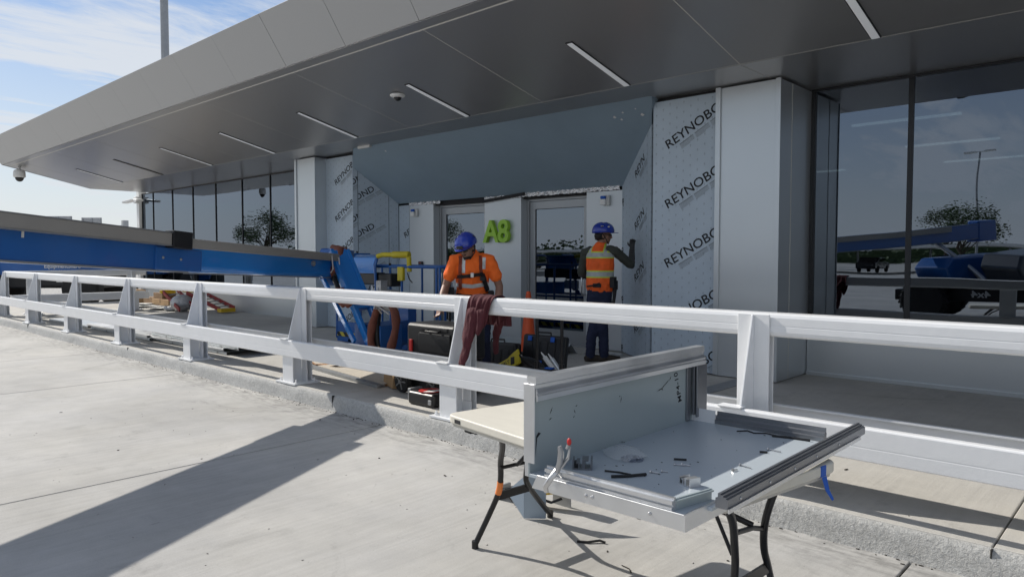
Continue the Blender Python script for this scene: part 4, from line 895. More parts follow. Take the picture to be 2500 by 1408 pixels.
# vest material: orange mesh with lime edged silver bands
g = NG('vest'); s_ = g.new('ShaderNodeSeparateXYZ'); g.lk(g.co, s_.inputs[0]); x_, z_ = s_.outputs[0], s_.outputs[2]
def band(v, a, c): return g.math('MULTIPLY', g.math('GREATER_THAN', v, a), g.math('LESS_THAN', v, c))
ax = g.math('ABSOLUTE', x_)
lime = g.math('MAXIMUM', g.math('MAXIMUM', band(z_, 1.345, 1.435), band(z_, 1.095, 1.19)), g.math('MULTIPLY', band(ax, .075, .135), g.math('GREATER_THAN', z_, 1.40)))
silv = g.math('MAXIMUM', g.math('MAXIMUM', band(z_, 1.362, 1.418), band(z_, 1.112, 1.173)), g.math('MULTIPLY', band(ax, .088, .122), g.math('GREATER_THAN', z_, 1.40)))
c1 = g.mix(lime, (.92, .13, .015), (.55, .72, .08)); c2 = g.mix(silv, c1, (.42, .45, .45)); g.lk(g.scale(c2, g.rng(g.noise(9, 4, .6), .3, .7, .85, 1.12)), g.b.inputs['Base Color'])
g.b.inputs['Roughness'].default_value = .7; g.bump(g.noise(7, 4, .6), .03)

# ---- worker by the door jamb, seen from behind ----
W1 = thing('person', 'worker in blue hard hat and striped orange vest reaching up to the door jamb', 'person', (0, 0, 0))
SL, SR_ = Vector((-.20, 0, 1.43)), Vector((.19, .03, 1.44)); EL, ER = Vector((-.27, .03, 1.14)), Vector((.36, .20, 1.255)); WL_, WR = Vector((-.16, .24, 1.06)), Vector((.30, .40, 1.47))
HM = hframe((.03, .035, 1.635), (.86, .50, -.02))
b = MB(); head(b, HM)
b.limb([(.01, -.005, 1.44), (.02, .015, 1.56)], [.062, .055]); b.limb([(0, 0, .90), (0, 0, 1.10), (0, .01, 1.30), (0, 0, 1.42)], [(.15, .10), (.14, .10), (.165, .11), (.13, .085)], 18, up=(1, 0, 0))
fd = Vector((.86, .50, 0)).normalized(); FL1, FR1 = Vector((-.115, -.03, .0)), Vector((.045, .045, .0))
for s_, ft in ((-1, FL1), (1, FR1)):
    b.limb([(s_*.085, 0, .90), (s_*.055-.02, .02, .50), (ft.x, ft.y, .10)], [.080, .052, .040])
    b.limb([ft+Vector((0, 0, .05)), ft+fd*.15+Vector((0, 0, .03))], [.035, .03])
b.limb([SL, EL], [.046, .038]); b.limb([EL, WL_], [.036, .026]); b.limb([SR_, ER], [.046, .038]); b.limb([ER, WR], [.036, .026])
b.limb([WL_, WL_+Vector((.01, .04, -.01))], [.02, .015]); b.limb([WR, WR+Vector((-.005, .015, .04))], [.02, .015])
b.build('body', 'skin', W1, remesh=.0065, sm=3)
b = MB(); hand(b, WR, (-.1, .35, .9), (.5, -.7, .3), 1.0, s=1.12); b.limb([WR-(WR-ER).normalized()*.02, WR+Vector((0, .01, .03))], [.034, .032]); b.build('glove', 'glove', W1, remesh=.006, sm=3)
b = MB(); hand(b, WL_, (.3, .9, -.3), (-.6, .2, .5), .5, True, s=1.1); b.limb([WL_-(WL_-EL).normalized()*.02, WL_+Vector((0, .03, 0))], [.033, .032]); b.build('glove', 'glove', W1, remesh=.006, sm=3)
b = MB(); b.limb([(0, 0, 1.08), (0, .01, 1.28), (0, 0, 1.43), (.01, 0, 1.49)], [(.165, .12), (.18, .125), (.165, .105), (.075, .07)], 20, up=(1, 0, 0))
for S_, E_, W_ in ((SL, EL, WL_), (SR_, ER, WR)):
    b.limb([S_-Vector((S_.x*.35, 0, -.01)), S_, S_.lerp(E_, .55), S_.lerp(E_, .92)], [.068, .064, .060, .060])
wrinkle(b.build('shirt', 'sleeve_olive', W1, remesh=.010, sm=4), .010, 9, 9, 1)
for S_, E_, W_ in ((SL, EL, WL_), (SR_, ER, WR)):
    b = MB(); b.limb([S_.lerp(E_, .7), E_, E_.lerp(W_, .5), W_], [.05, .051, .043, .034]); wrinkle(b.build('arm_sleeve', 'glove', W1, remesh=.008, sm=3), .006, 9, 16, 2)
b = MB(); b.limb([(0, 0, .985), (.0, .0, 1.08), (0, .005, 1.25), (0, .0, 1.38), (0, -.005, 1.455), (.01, .0, 1.50)], [(.190, .142), (.180, .136), (.188, .142), (.190, .128), (.150, .098), (.085, .075)], 24, up=(1, 0, 0))
V_ = wrinkle(b.build('vest', 'vest', W1, remesh=.009, sm=4), .012, 9, 5, 5)
b = MB(); b.limb([(0, 0, .86), (0, 0, .93), (0, 0, 1.0)], [(.165, .125), (.17, .13), (.168, .128)], 20, up=(1, 0, 0))
for s_, ft in ((-1, FL1), (1, FR1)): b.limb([(s_*.078, 0, .90), (s_*.075-.01, .0, .72), (s_*.055-.02, .02, .50), (ft.x*.9, ft.y, .30), (ft.x, ft.y, .085)], [.094, .092, .073, .068, .066])
wrinkle(b.build('jeans', 'jeans', W1, remesh=.010, sm=3), .011, 8, 11, 3)
for ft in (FL1, FR1):
    b = MB(); b.limb([ft+Vector((0, 0, .13)), ft+Vector((0, 0, .05))], [.052, .055]); b.limb([ft-fd*.045+Vector((0, 0, .045)), ft+fd*.09+Vector((0, 0, .046)), ft+fd*.19+Vector((0, 0, .035))], [.040, .044, .034], up=(0, 0, 1)); b.limb([ft-fd*.06+Vector((0, 0, .016)), ft+fd*.21+Vector((0, 0, .016))], [(.016, .042), (.016, .040)], up=(0, 0, 1))
    b.build('boot', 'boot', W1, remesh=.008, sm=2)
b = MB(); b.tube([(-.12, -.142, .985), (-.02, -.160, 1.0), (.06, -.160, 1.03)], .012, 8); b.cbox((.02, -.15, 1.0), (.11, .02, .05)); b.cbox((.195, -.03, 1.04), (.06, .10, .14)); b.cbox((.20, .03, 1.0), (.05, .08, .12)); b.limb([(.19, -.02, .72), (.20, 0, .85), (.2, .02, .98)], [.02, .022, .03]); b.build('tool_belt', 'strap_black', W1, bevel=.006)
HT = helmet(W1, HM, .055)
b = MB(); b.ell((0, -.03, .0), (.078, .085, .075), HM); b.build('hair', 'hair', W1, smooth=True)
b = MB()
for x_o, y_o, z_o, c in ((.100, -.03, .12, 0), (.115, .05, .115, 0)):
    T_ = HM @ Matrix.Translation((x_o, y_o, z_o)) @ Matrix.Rotation(RAD(28), 4, 'Y'); b.ell((0, 0, 0), (.004, .015+.006*(y_o < 0), .011), T_, 7, 5)
b.build('stickers', 'label_white', HT)
b = MB(); b.tube([HM @ Vector(p) for p in ((.09, -.03, .04), (.085, .03, -.05), (.03, .065, -.1), (0, .07, -.105))], .006, 6); b.tube([HM @ Vector(p) for p in ((.092, .0, .03), (.088, .04, .015), (.075, .085, .012))], .004, 6); b.tube([HM @ Vector(p) for p in ((-.085, -.03, .03), (-.07, -.08, -.03), (0, -.1, -.045), (.07, -.08, -.03), (.085, -.03, .03))], .009, 6)
b.cbox((0, 0, 0), (.04, .006, .026), HM @ Matrix.Translation((.05, .095, .012)) @ Matrix.Rotation(-.5, 4, 'Z')); b.cbox((0, 0, 0), (.04, .006, .026), HM @ Matrix.Translation((-.03, .105, .012))); b.build('chin_strap', 'strap_black', W1, smooth=True)
W1.location = (-5.54, 7.62, .15); W1.rotation_euler = (0, 0, RAD(15))

# ---- worker with the harness, facing the camera and looking down ----
W2 = thing('person', 'worker in orange T-shirt and fall harness looking down behind the barrier', 'person', (0, 0, 0))
HM = hframe((.05, .135, 1.452), (.40, .80, -.38), RAD(6)) @ Matrix.Scale(.95, 4)
SL, SR_ = Vector((-.188, .05, 1.33)), Vector((.182, .06, 1.335)); EL, ER = Vector((-.285, .03, 1.055)), Vector((.275, .05, 1.06)); WL_, WR = Vector((-.265, .16, .83)), Vector((.33, .25, .86))
b = MB(); head(b, HM); b.limb([(0, .03, 1.33), (.035, .09, 1.42)], [.064, .058])
b.limb([(0, -.12, .90), (0, -.07, 1.08), (0, .0, 1.22), (0, .045, 1.33)], [(.15, .11), (.145, .11), (.165, .115), (.13, .085)], 18, up=(1, 0, 0))
for s_ in (-1, 1):
    b.limb([(s_*.085, -.12, .90), (s_*.12, -.02, .48), (s_*.13, -.12, .10)], [.085, .056, .042]); b.limb([(s_*.13, -.12, .05), (s_*.14, .03, .03)], [.035, .03])
b.limb([SL, SL.lerp(EL, .5), EL, EL.lerp(WL_, .35), WL_], [.046, .048, .041, .043, .028]); b.limb([SR_, SR_.lerp(ER, .5), ER, ER.lerp(WR, .35), WR], [.046, .048, .041, .043, .028])
hand(b, WL_, (.05, .45, -.9), (-.8, .3, .1), .5, True); hand(b, WR, (.1, .5, -.8), (.6, .5, .3), .5)
b.build('body', 'skin', W2, remesh=.0065, sm=3)
b = MB(); b.limb([(0, -.115, .92), (0, -.09, 1.02), (0, -.035, 1.15), (0, .02, 1.27), (0, .045, 1.345), (.015, .06, 1.395)], [(.172, .135), (.168, .135), (.182, .140), (.198, .128), (.150, .095), (.080, .072)], 24, up=(1, 0, 0))
for S_, E_ in ((SL, EL), (SR_, ER)): b.limb([S_-Vector((S_.x*.45, .01, -.005)), S_, S_.lerp(E_, .4), S_.lerp(E_, .60)], [.074, .067, .065, .068])
SH = wrinkle(b.build('t_shirt', 'shirt_orange', W2, remesh=.009, sm=4), .012, 8, 7, 9)
bv = bvh_of(SH)
b = MB(); ray_ribbon(b, bv, [(-.195, 1.09), (.0, 1.06), (.195, 1.075)], .042, .004); ray_ribbon(b, bv, [(.085, 1.36), (.09, 1.2)], .034, .004); ray_ribbon(b, bv, [(-.125, 1.36), (-.118, 1.24)], .034, .004); b.build('reflective_tape', 'reflector', SH)
b = MB(); ray_ribbon(b, bv, [(.12, 1.37), (.12, 1.25), (.12, 1.03)], .034, .010); ray_ribbon(b, bv, [(-.085, 1.375), (-.085, 1.25), (-.095, 1.17)], .034, .010); b.build('harness_strap', 'strap_red', W2)
b = MB(); ray_ribbon(b, bv, [(.165, 1.165), (.05, 1.17), (-.105, 1.195)], .036, .016); ray_ribbon(b, bv, [(-.10, 1.20), (-.135, 1.06), (-.165, .96)], .042, .018)
b2 = MB(); ray_ribbon(b2, bv, [(-.19, .955), (0, .945), (.19, .96)], .055, .014); b2.build('belt', 'strap_black', W2)
b.cbox((-.105, .16, 1.14), (.05, .02, .04)); b.build('chest_strap', 'strap_black', W2)
b = MB(); T_ = Matrix.Translation((0, .168, 1.178)); b.cbox((0, 0, 0), (.035, .012, .05), T_); b.build('buckle', 'steel', W2, bevel=.004)
b = MB(); b.limb([(0, -.12, .84), (0, -.115, .93), (0, -.10, .97)], [(.17, .135), (.172, .138), (.168, .135)], 20, up=(1, 0, 0))
for s_ in (-1, 1): b.limb([(s_*.085, -.12, .88), (s_*.105, -.07, .68), (s_*.12, -.02, .48), (s_*.128, -.10, .26), (s_*.13, -.12, .085)], [.096, .094, .076, .070, .066])
wrinkle(b.build('jeans', 'jeans', W2, remesh=.010, sm=3), .011, 8, 11, 4)
for s_ in (-1, 1):
    b = MB(); b.limb([(s_*.13, -.12, .13), (s_*.13, -.12, .05)], [.052, .055]); b.limb([(s_*.13, -.16, .04), (s_*.135, -.02, .045), (s_*.14, .07, .034)], [.040, .044, .034]); b.build('boot', 'boot', W2, remesh=.009, sm=2)
b = MB(); b.cbox((.235, -.02, .97), (.09, .12, .15)); b.cbox((.25, .05, .95), (.05, .04, .1)); MB().cbox((-.20, -.04, .95), (.06, .12, .12)).build('tool_pouch', 'strap_black', W2, bevel=.012); b.tube([(.24, .04, 1.04), (.26, .06, .98)], .012, 8); b.build('tool_pouch', 'strap_black', W2, bevel=.012)
w_ = WL_; dd = (WL_-EL).normalized(); b = MB(); b.tube([w_-dd*.045, w_-dd*.005], .036, 16); b.build('wrist_strap', 'strap_black', W2, smooth=True)
HT = helmet(W2, HM, .045)
b = MB(); b.ell((0, -.035, .0), (.078, .078, .075), HM); b.ell((0, .052, -.072), (.046, .042, .032), HM, 12, 8); b.ell((0, .100, -.036), (.026, .010, .005), HM, 8, 6); b.build('hair', 'hair', W2, smooth=True)
b = MB()
for s2 in (-1, 1): b.cbox((0, 0, 0), (.05, .006, .028), HM @ Matrix.Translation((s2*.031, .103, .016)) @ Matrix.Rotation(-s2*.25, 4, 'Z')); b.tube([HM @ Vector((s2*.055, .095, .02)), HM @ Vector((s2*.082, .0, .012))], .003, 5)
for s2 in (-1, 1): b.tube([HM @ Vector(p) for p in ((s2*.09, -.02, .04), (s2*.082, .01, -.05), (s2*.03, .065, -.105))], .006, 6)
b.build('sunglasses', 'strap_black', W2, smooth=True)
b = MB(); b.cbox((0, 0, 0), (.075, .012, .03), HM @ Matrix.Translation((0, .150, .072)) @ Matrix.Rotation(.35, 4, 'X')); b.build('badge', 'black_plastic', HT, bevel=.004)
W2.location = (-5.47, 5.26, .15); W2.rotation_euler = (0, 0, RAD(-134))

# ---- hoodie over the rail ----
HO = thing('hoodie', 'maroon sweatshirt draped over the white top rail with sleeves hanging', 'sweatshirt', (-4.2, 4.2, 1.0))
path = [(4.165, .86), (4.175, .95), (4.18, 1.04), (4.185, 1.11), (4.19, 1.165), (4.215, 1.19), (4.27, 1.195), (4.325, 1.19), (4.35, 1.165), (4.36, 1.1), (4.37, 1.02), (4.38, .93)]
b = MB(); nu, nv = 40, len(path)
for i in range(nu+1):
    t_ = i/nu
    for j, (y, z) in enumerate(path):
        k = j/(nv-1); sag = max(0, 1-j/4.0)
        x = -4.405+.30*t_*(1-.25*sag)+.02*sin(9*t_+j*.3)*.5-.01*sag
        fo = .030*(1-abs(sin(t_*11+j*.16)))**1.5+.014*(1-abs(sin(t_*19+1.3-j*.22)))**2+.006*sin(t_*40); fo *= (1 if j < 4 or j > 8 else .35)
        yo = y+(-abs(fo)-.004 if j < 5 else (abs(fo)+.004 if j > 8 else 0)); zo = z+(abs(fo)*.6 if 4 <= j <= 8 else 0)
        if j == 0: zo += .10*t_**2+.02*sin(t_*12)
        b.v.append(Vector((x, yo, zo)))
for i in range(nu):
    for j in range(nv-1): b.f.append((i*nv+j, (i+1)*nv+j, (i+1)*nv+j+1, i*nv+j+1)); b.mi.append(0)
o = b.build('body_cloth', 'hoodie', HO, smooth=True, ang=180); md = o.modifiers.new('s', 'SOLIDIFY'); md.thickness = .008; md.offset = 0; md = o.modifiers.new('u', 'SUBSURF'); md.levels = md.render_levels = 2
b = MB(); b.limb([(-4.25, 4.075, 1.05), (-4.27, 4.055, .93), (-4.29, 4.05, .84), (-4.305, 4.055, .795)], [(.05, .075), (.04, .07), (.035, .06), (.03, .045)], 16, up=(0, 1, 0)); b.limb([(-4.30, 4.06, .80), (-4.33, 4.062, .70), (-4.365, 4.065, .632)], [(.026, .045), (.024, .042), (.02, .038)], 14, up=(0, 1, 0)); b.limb([(-4.17, 4.07, 1.06), (-4.16, 4.055, .95), (-4.18, 4.06, .89)], [(.03, .05), (.03, .04), (.02, .02)], 12, up=(0, 1, 0)); b.v = [p+Vector((-.06*min(1, max(0, (p.z-.62)/.3)), .09*min(1, max(0, (p.z-.6)/.35)), 0)) for p in b.v]; wrinkle(b.build('front_sleeve', 'hoodie', HO, remesh=.006, sm=3), .008, 16, 4, 2, .6)
b = MB(); b.limb([(-4.16, 4.39, 1.08), (-4.25, 4.41, .98), (-4.29, 4.41, .85), (-4.295, 4.41, .70)], [(.03, .06), (.03, .05), (.026, .04), (.02, .026)], 14, up=(0, 1, 0)); wrinkle(b.build('rear_sleeve', 'hoodie', HO, remesh=.006, sm=3), .008, 16, 4, 6, .6)
# ================= SMALL THINGS ON THE TRAY =================
ZTRAY = .7485
def onT(x, y, z=0): return (x, y, ZTRAY+z)
t = thing('locking_clamp', 'steel locking clamp with red tipped screw gripping the front of the tray', 'clamp', (-1.53, 1.9, .75))
b = MB(); b.tube([(-1.575, 1.865, .715), (-1.572, 1.855, .735), (-1.555, 1.862, .765), (-1.545, 1.885, .79)], [(.006, .010)]*4, 8); b.tube([(-1.53, 1.93, .735), (-1.545, 1.90, .775), (-1.545, 1.885, .79)], [(.005, .008)]*3, 8); b.build('jaw', 'steel', t, smooth=True)
b = MB(); b.tube([(-1.545, 1.885, .785), (-1.535, 1.89, .82), (-1.528, 1.885, .855), (-1.530, 1.88, .878)], [(.008, .012), (.010, .014), (.009, .013), (.005, .009)], 10); b.tube([(-1.535, 1.895, .80), (-1.515, 1.91, .835), (-1.508, 1.91, .872)], [(.006, .009), (.007, .011), (.004, .007)], 10); b.build('handle', 'zinc', t, smooth=True)
MB().tube([(-1.515, 1.90, .868), (-1.510, 1.902, .882)], .005, 8).build('screw', 'steel', t); b = MB(); b.ell((-1.507, 1.903, .893), (.009, .006, .013), None, 12, 8); b.build('screw_tip', 'red', t, smooth=True)
t = thing('screw_bag', 'clear plastic bag of small screws lying on the tray', 'bag', onT(-1.52, 2.3))
b = MB(); n = 18
for i in range(n+1):
    for j in range(11):
        a, c = i/n, j/10; wv_ = .055+.03*sin(pi*a)
        x = -1.65+.17*a+.05*(c-.5)*2*.3; y = 2.36-.07*a+(c-.5)*wv_*2*.9; h = .012+.030*sin(pi*min(1, max(0, c)))*sin(pi*a)**.6*(.55+.6*a)+rnd.uniform(-.003, .004)
        b.v.append(Vector(onT(x, y, h if 0 < j < 10 else .003+rnd.uniform(0, .005))))
for i in range(n):
    for j in range(10): b.f.append((i*11+j, (i+1)*11+j, (i+1)*11+j+1, i*11+j+1)); b.mi.append(0)
b.build('bag', 'clear_bag', t, smooth=True, ang=180)
b = MB()
for k in range(190):
    a = rnd.uniform(0, 6.3); r_ = rnd.random()**.5; x = -1.515+.040*r_*cos(a); y = 2.30+.036*r_*sin(a); T_ = Matrix.Translation(onT(x, y, .003+.016*rnd.random()*(1-r_))) @ Matrix.Rotation(rnd.uniform(0, 3), 4, 'Z') @ Matrix.Rotation(rnd.uniform(-.6, .6), 4, 'Y'); b.cbox((0, 0, 0), (.014, .004, .004), T_)
tag(b.build('screws', 'screws', t), None, None, kind='stuff')
text_mesh('writing', '10', 'ink', t, frame(onT(-1.63, 2.375, .034), (.9, -.3, 0), (.3, .9, 0)), .025, 1, .0003)
def offcut(lb, x, y, a, s=1.0, m='alu', up=False):
    t = thing('extrusion_offcut', lb, 'metal offcut', onT(x, y)); T_ = Matrix.Translation(onT(x, y)) @ Matrix.Rotation(a, 4, 'Z') @ Matrix.Scale(s, 4)
    prof = [(0, 0), (.062, 0), (.062, .034), (.057, .034), (.057, .005), (.040, .005), (.040, .028), (.050, .028), (.050, .032), (.030, .032), (.030, .005), (.022, .005), (.022, .024), (.012, .024), (.012, .020), (.018, .020), (.018, .005), (.005, .005), (.005, .03), (0, .03)]
    b = MB(); b.prism(prof, 'y', 0, .05, T_); b.build('profile', m, t)
    b = MB(); b.prism([(.006, .0055), (.0175, .0055), (.0175, .019), (.006, .019)], 'y', .004, .045, T_); b.build('gasket', 'black_plastic', t); return t
offcut('dull aluminium extrusion offcut lying near the locking clamp', -1.60, 2.04, RAD(35), 1.15, 'alu_dark'); offcut('bright aluminium extrusion offcut near the right end of the tray', -1.235, 2.16, RAD(-20), .9)
def strip(lb, pts, r=.0035, m='black_plastic', cat='rubber strip', grp=None, nm='rubber_strip'):
    o = MB().tube([onT(x, y, r) for x, y in pts], r, 6).build(nm, m, None); tag(o, lb, cat, grp); return o
strip('long black rubber strip beside the clamp side of the tray', [(-1.50, 2.10), (-1.45, 2.12), (-1.405, 2.125)]); strip('thick black rubber strip crossing the long one on the tray', [(-1.44, 2.055), (-1.40, 2.10), (-1.365, 2.16)], .0055)
strip('short straight black rod in the middle of the tray', [(-1.395, 2.40), (-1.355, 2.425)], .004); strip('thin black strip curled beneath the rear rail of the tray', [(-1.42, 2.98), (-1.39, 3.02), (-1.35, 3.00), (-1.31, 3.03), (-1.25, 3.02)], .003); strip('flat black strip lying along the rear right corner of the tray', [(-1.27, 3.0), (-1.20, 3.02), (-1.12, 3.03)], .005); strip('tiny black strip on the lit edge of the tray', [(-1.20, 2.72), (-1.175, 2.735)], .004)
def screw(x, y, a, lb, L_=.035):
    t = MB(); T_ = Matrix.Translation(onT(x, y, .004)) @ Matrix.Rotation(a, 4, 'Z'); t.tube([T_ @ Vector((0, 0, 0)), T_ @ Vector((L_, 0, -.001))], .0025, 6); t.tube([T_ @ Vector((-.004, 0, .001)), T_ @ Vector((0, 0, 0))], .006, 8); o = t.build('screw', 'steel', None); tag(o, lb, 'screw', 'loose screws on the tray')
screw(-1.355, 2.34, .5, 'steel screw just in front of the short black rod'); screw(-1.335, 2.36, .1, 'steel screw end to end with another in the tray middle', .03); screw(-1.19, 2.78, .0, 'longest steel screw, close to the rear right corner of the tray', .05); screw(-1.175, 2.50, -.2, 'steel screw half way along the lit strip of the tray', .045); screw(-1.37, 2.20, .2, 'steel screw between the rubber strips and the tray middle', .03); screw(-1.345, 2.235, .4, 'steel screw lying alone right of the crossed rubber strips', .02); screw(-1.165, 2.42, 1.2, 'short steel screw nearest the side rail', .02)
b = MB()
for k in range(30):
    x, y = rnd.uniform(-1.66, -1.12), rnd.uniform(1.98, 3.0); r_ = rnd.uniform(.001, .0028); b.ell(onT(x, y, r_*.4), (r_*rnd.uniform(1, 2.4), r_, r_*.5), None, 5, 3)
tag(b.build('swarf', 'litter', None), 'fine dark swarf scattered over the tray floor', 'swarf', kind='stuff')

# ---- things on the ground by the table leg ----
t = thing('blue_film_sheet', 'folded blue filmed metal sheet standing against the left table legs', 'metal sheet', (-2.45, 2.75, 0))
SHF = Matrix.Translation((-.195, .262, 0)); b = MB(); b.add([(-2.560, 2.80, .004), (-2.470, 2.88, .004), (-2.470, 2.88, .36), (-2.560, 2.80, .36)]+[(-2.557, 2.806, .004), (-2.467, 2.886, .004), (-2.467, 2.886, .36), (-2.557, 2.806, .36)], [(0,1,2,3), (7,6,5,4), (0,4,5,1), (1,5,6,2), (2,6,7,3), (3,7,4,0)]); b.v = [SHF @ p for p in b.v]; b.build('flat_face', 'film_blue', t)
b = MB(); b.add([(-2.562, 2.80, .003), (-2.70, 2.80, .13), (-2.562, 2.80, .25), (-2.560, 2.806, .003), (-2.698, 2.806, .13), (-2.560, 2.806, .25)], [(0,2,1), (3,4,5), (0,1,4,3), (1,2,5,4), (2,0,3,5)]); b.v = [SHF @ p for p in b.v]; b.build('folded_flap', 'film_blue', t)
b = MB(); b.add([(-2.468, 2.88, .20), (-2.40, 2.96, .36), (-2.468, 2.88, .36)], [(0,1,2)]); b.v = [SHF @ p for p in b.v]; b.build('cut_corner', 'alu_face', t)
t = thing('angle_grinder', 'yellow and black cordless saw lying behind the blue film sheet', 'power tool', (-2.6, 3.1, 0))
b = MB(); b.limb([(-2.66, 3.08, .10), (-2.52, 3.14, .15), (-2.40, 3.20, .20)], [.040, .036, .042], 14); b.build('body', 'yellow_tool', t, smooth=True)
b = MB(); b.cbox((-2.34, 3.20, .235), (.12, .09, .10)); b.cbox((-2.345, 3.195, .17), (.10, .07, .05)); b.build('battery', 'black_plastic', t, bevel=.01)
b = MB(); b.tube([(-2.72, 3.07, .15), (-2.68, 3.07, .06), (-2.66, 3.07, .04)], .035, 14); b.build('guard', 'black_metal', t, smooth=True); MB().tube([(-2.52, 3.12, .09), (-2.44, 3.14, .07), (-2.38, 3.16, .12)], .012, 8).build('handle', 'black_metal', t, smooth=True)
b = MB(); b.cbox((-2.79, 3.10, .075), (.018, .10, .14)); b.tube([(-2.82, 3.08, .10), (-2.77, 3.08, .10)], .012, 8); b.build('shoe', 'galv', t, bevel=.002); MB().cbox((-2.44, 3.24, .05), (.14, .008, .10)).build('side_plate', 'galv', t, bevel=.002)
t.location.x -= .30; t.location.y += .15; t.scale.z = .62
b = MB(); b.tube([(-2.32, 3.0, .006), (-2.27, 3.03, .007), (-2.23, 3.08, .012), (-2.20, 3.09, .006)], .007, 6); [setattr(o_, 'location', o_.location) for o_ in ()]; tag(b.build('cable_tie', 'black_plastic', None), 'black bent strip on the road under the tray', 'plastic strip'); b = MB(); b.tube([(-1.98, 2.92, .003), (-1.93, 2.91, .004), (-1.90, 2.88, .003)], .003, 5); tag(b.build('wire_scrap', 'litter', None), 'thin curved wire scrap lying alone on the road', 'wire')

# ================= TOOLS ON THE WALKWAY =================
Z0 = .151
def case(name, lb, c, d, rz=0, tilt=0, cat='tool case', latches=(), red=None, ribs_=True, h='top'):
    t = thing(name, lb, cat, (0, 0, 0)); w_, dp, hh = d
    MB().box(-w_/2, w_/2, -dp/2, 0-.003, 0, hh).build('shell', 'black_plastic', t, bevel=.03, seg=4)
    q = MB().box(-w_/2, w_/2, .003, dp/2, 0, hh).build('shell', 'black_plastic', t, bevel=.03, seg=4)
    b = MB()
    for k in range(4): b.box(-w_/2+.06+k*(w_-.12)/4+.01, -w_/2+.06+(k+1)*(w_-.12)/4-.02, -dp/2-.008, -dp/2+.002, .06, hh-.08)
    b.build('raised_panel', 'black_plastic', t, bevel=.006)
    MB().tube([(-.09, -dp/4, hh-.005), (-.085, -dp/4, hh+.03), (.085, -dp/4, hh+.03), (.09, -dp/4, hh-.005)], .011, 8).build('handle', 'black_plastic', t, smooth=True)
    for (x, z, m_) in latches: MB().cbox((x, -dp/2-.012, z), (.055, .02, .06)).build('latch', m_, t, bevel=.006)
    t.location = c; t.rotation_euler = (tilt, 0, rz); return t
case('tool_case', 'black moulded tool case standing under the hanging rear sleeve', (-5.82, 6.0, Z0+.004), (.52, .16, .37), RAD(14), RAD(-8), latches=((-.2, .06, 'red'),))
case('tool_case', 'tall black tool case with two bright blue latches by the cone', (-5.42, 6.35, Z0+.004), (.54, .18, .45), RAD(8), RAD(-10), latches=((-.16, .40, 'blue_tape'), (.15, .40, 'blue_tape'), (.0, .12, 'blue_tape')))
t = thing('rolling_tool_box', 'tall black rolling tool box with red side latches and big wheels', 'tool box', (-5.45, 4.8, .15))
MB().box(-5.72, -5.04, 4.62, 5.0, .17, .50).build('lower_box', 'black_plastic', t, bevel=.03, seg=3)
U_ = MB().box(-5.75, -5.02, 4.60, 5.02, .505, .855).build('upper_box', 'black_plastic', t, bevel=.04, seg=4)
b = MB(); b.box(-5.54, -5.08, 4.585, 4.601, .58, .77); b.box(-5.52, -5.12, 4.59, 4.605, .79, .83); b.build('front_panel', 'black_plastic', U_, bevel=.012)
for x in (-5.665,): MB().box(x-.022, x+.022, 4.582, 4.60, .57, .69).build('latch', 'red', U_, bevel=.006)
MB().tube([(-5.40, 4.59, .80), (-5.40, 4.56, .79), (-5.22, 4.56, .79), (-5.22, 4.59, .80)], .012, 8).build('handle', 'black_plastic', U_, smooth=True)
b = MB()
for x in (-5.58, -5.12): b.tube([(x, 5.04, .3), (x, 5.04, .99)], .014, 8)
b.tube([(-5.58, 5.04, .99), (-5.12, 5.04, .99)], .016, 8); b.build('pull_handle', 'black_metal', t, smooth=True)
for x in (-5.72, -5.22):
    W_ = MB().lathe([(.07, 4.50), (.105, 4.505), (.115, 4.53), (.105, 4.56), (.07, 4.565)], (x, 0, .267), 28, 'y').build('wheel', 'rubber', t, smooth=True)
    b = MB()
    for k in range(5): a = 2*pi*k/5; b.beam((x+.02*cos(a), 4.50, .267+.02*sin(a)), (x+.08*cos(a), 4.50, .267+.08*sin(a)), .012, .016, up=(0, 1, 0))
    b.lathe([(.022, 4.485), (.022, 4.51)], (x, 0, .267), 14, 'y'); b.build('hub', 'grey_mid', W_)
t = thing('saw_case', 'small black tool bag with a red and white disc on top by the barrier post', 'tool bag', (-5.05, 4.32, .15))
b = MB(); b.box(-5.26, -4.90, 4.22, 4.42, .152, .275); b.build('body', 'black_plastic', t, bevel=.025, seg=3)
MB().box(-5.30, -5.255, 4.25, 4.40, .17, .29).build('side_pocket', 'galv', t, bevel=.01); MB().box(-4.96, -4.92, 4.208, 4.222, .18, .225).build('clasp', 'galv', t, bevel=.006)
D_ = MB().lathe([(.105, .280), (.105, .2865)], (-5.07, 4.33, 0), 28).build('disc', 'red', t)
b = MB(); b.prism([(-5.07+.103*cos(RAD(a)), 4.33+.103*sin(RAD(a))) for a in range(-80, 61, 10)]+[(-5.06, 4.34)], 'z', .2868, .2875); b.build('disc_label', 'label_white', D_); b = MB(); b.lathe([(.028, .2876), (.028, .2885)], (-5.07, 4.33, 0), 16); b.build('hub', 'black_plastic', D_)
t = thing('cardboard_box', 'open brown cardboard box standing under the lower rail', 'box', (0, 0, 0))
b = MB(); w_, d_, h_ = .36, .30, .33
for s_ in (-1, 1): b.box(s_*w_/2-.004, s_*w_/2+.004, -d_/2, d_/2, 0, h_); 
b.box(-w_/2+.004, w_/2-.004, -d_/2, -d_/2+.007, 0, h_); b.box(-w_/2+.004, w_/2-.004, d_/2-.007, d_/2, 0, h_); b.box(-w_/2+.004, w_/2-.004, -d_/2+.007, d_/2-.007, .002, .008); b.build('carton', 'cardboard', t)
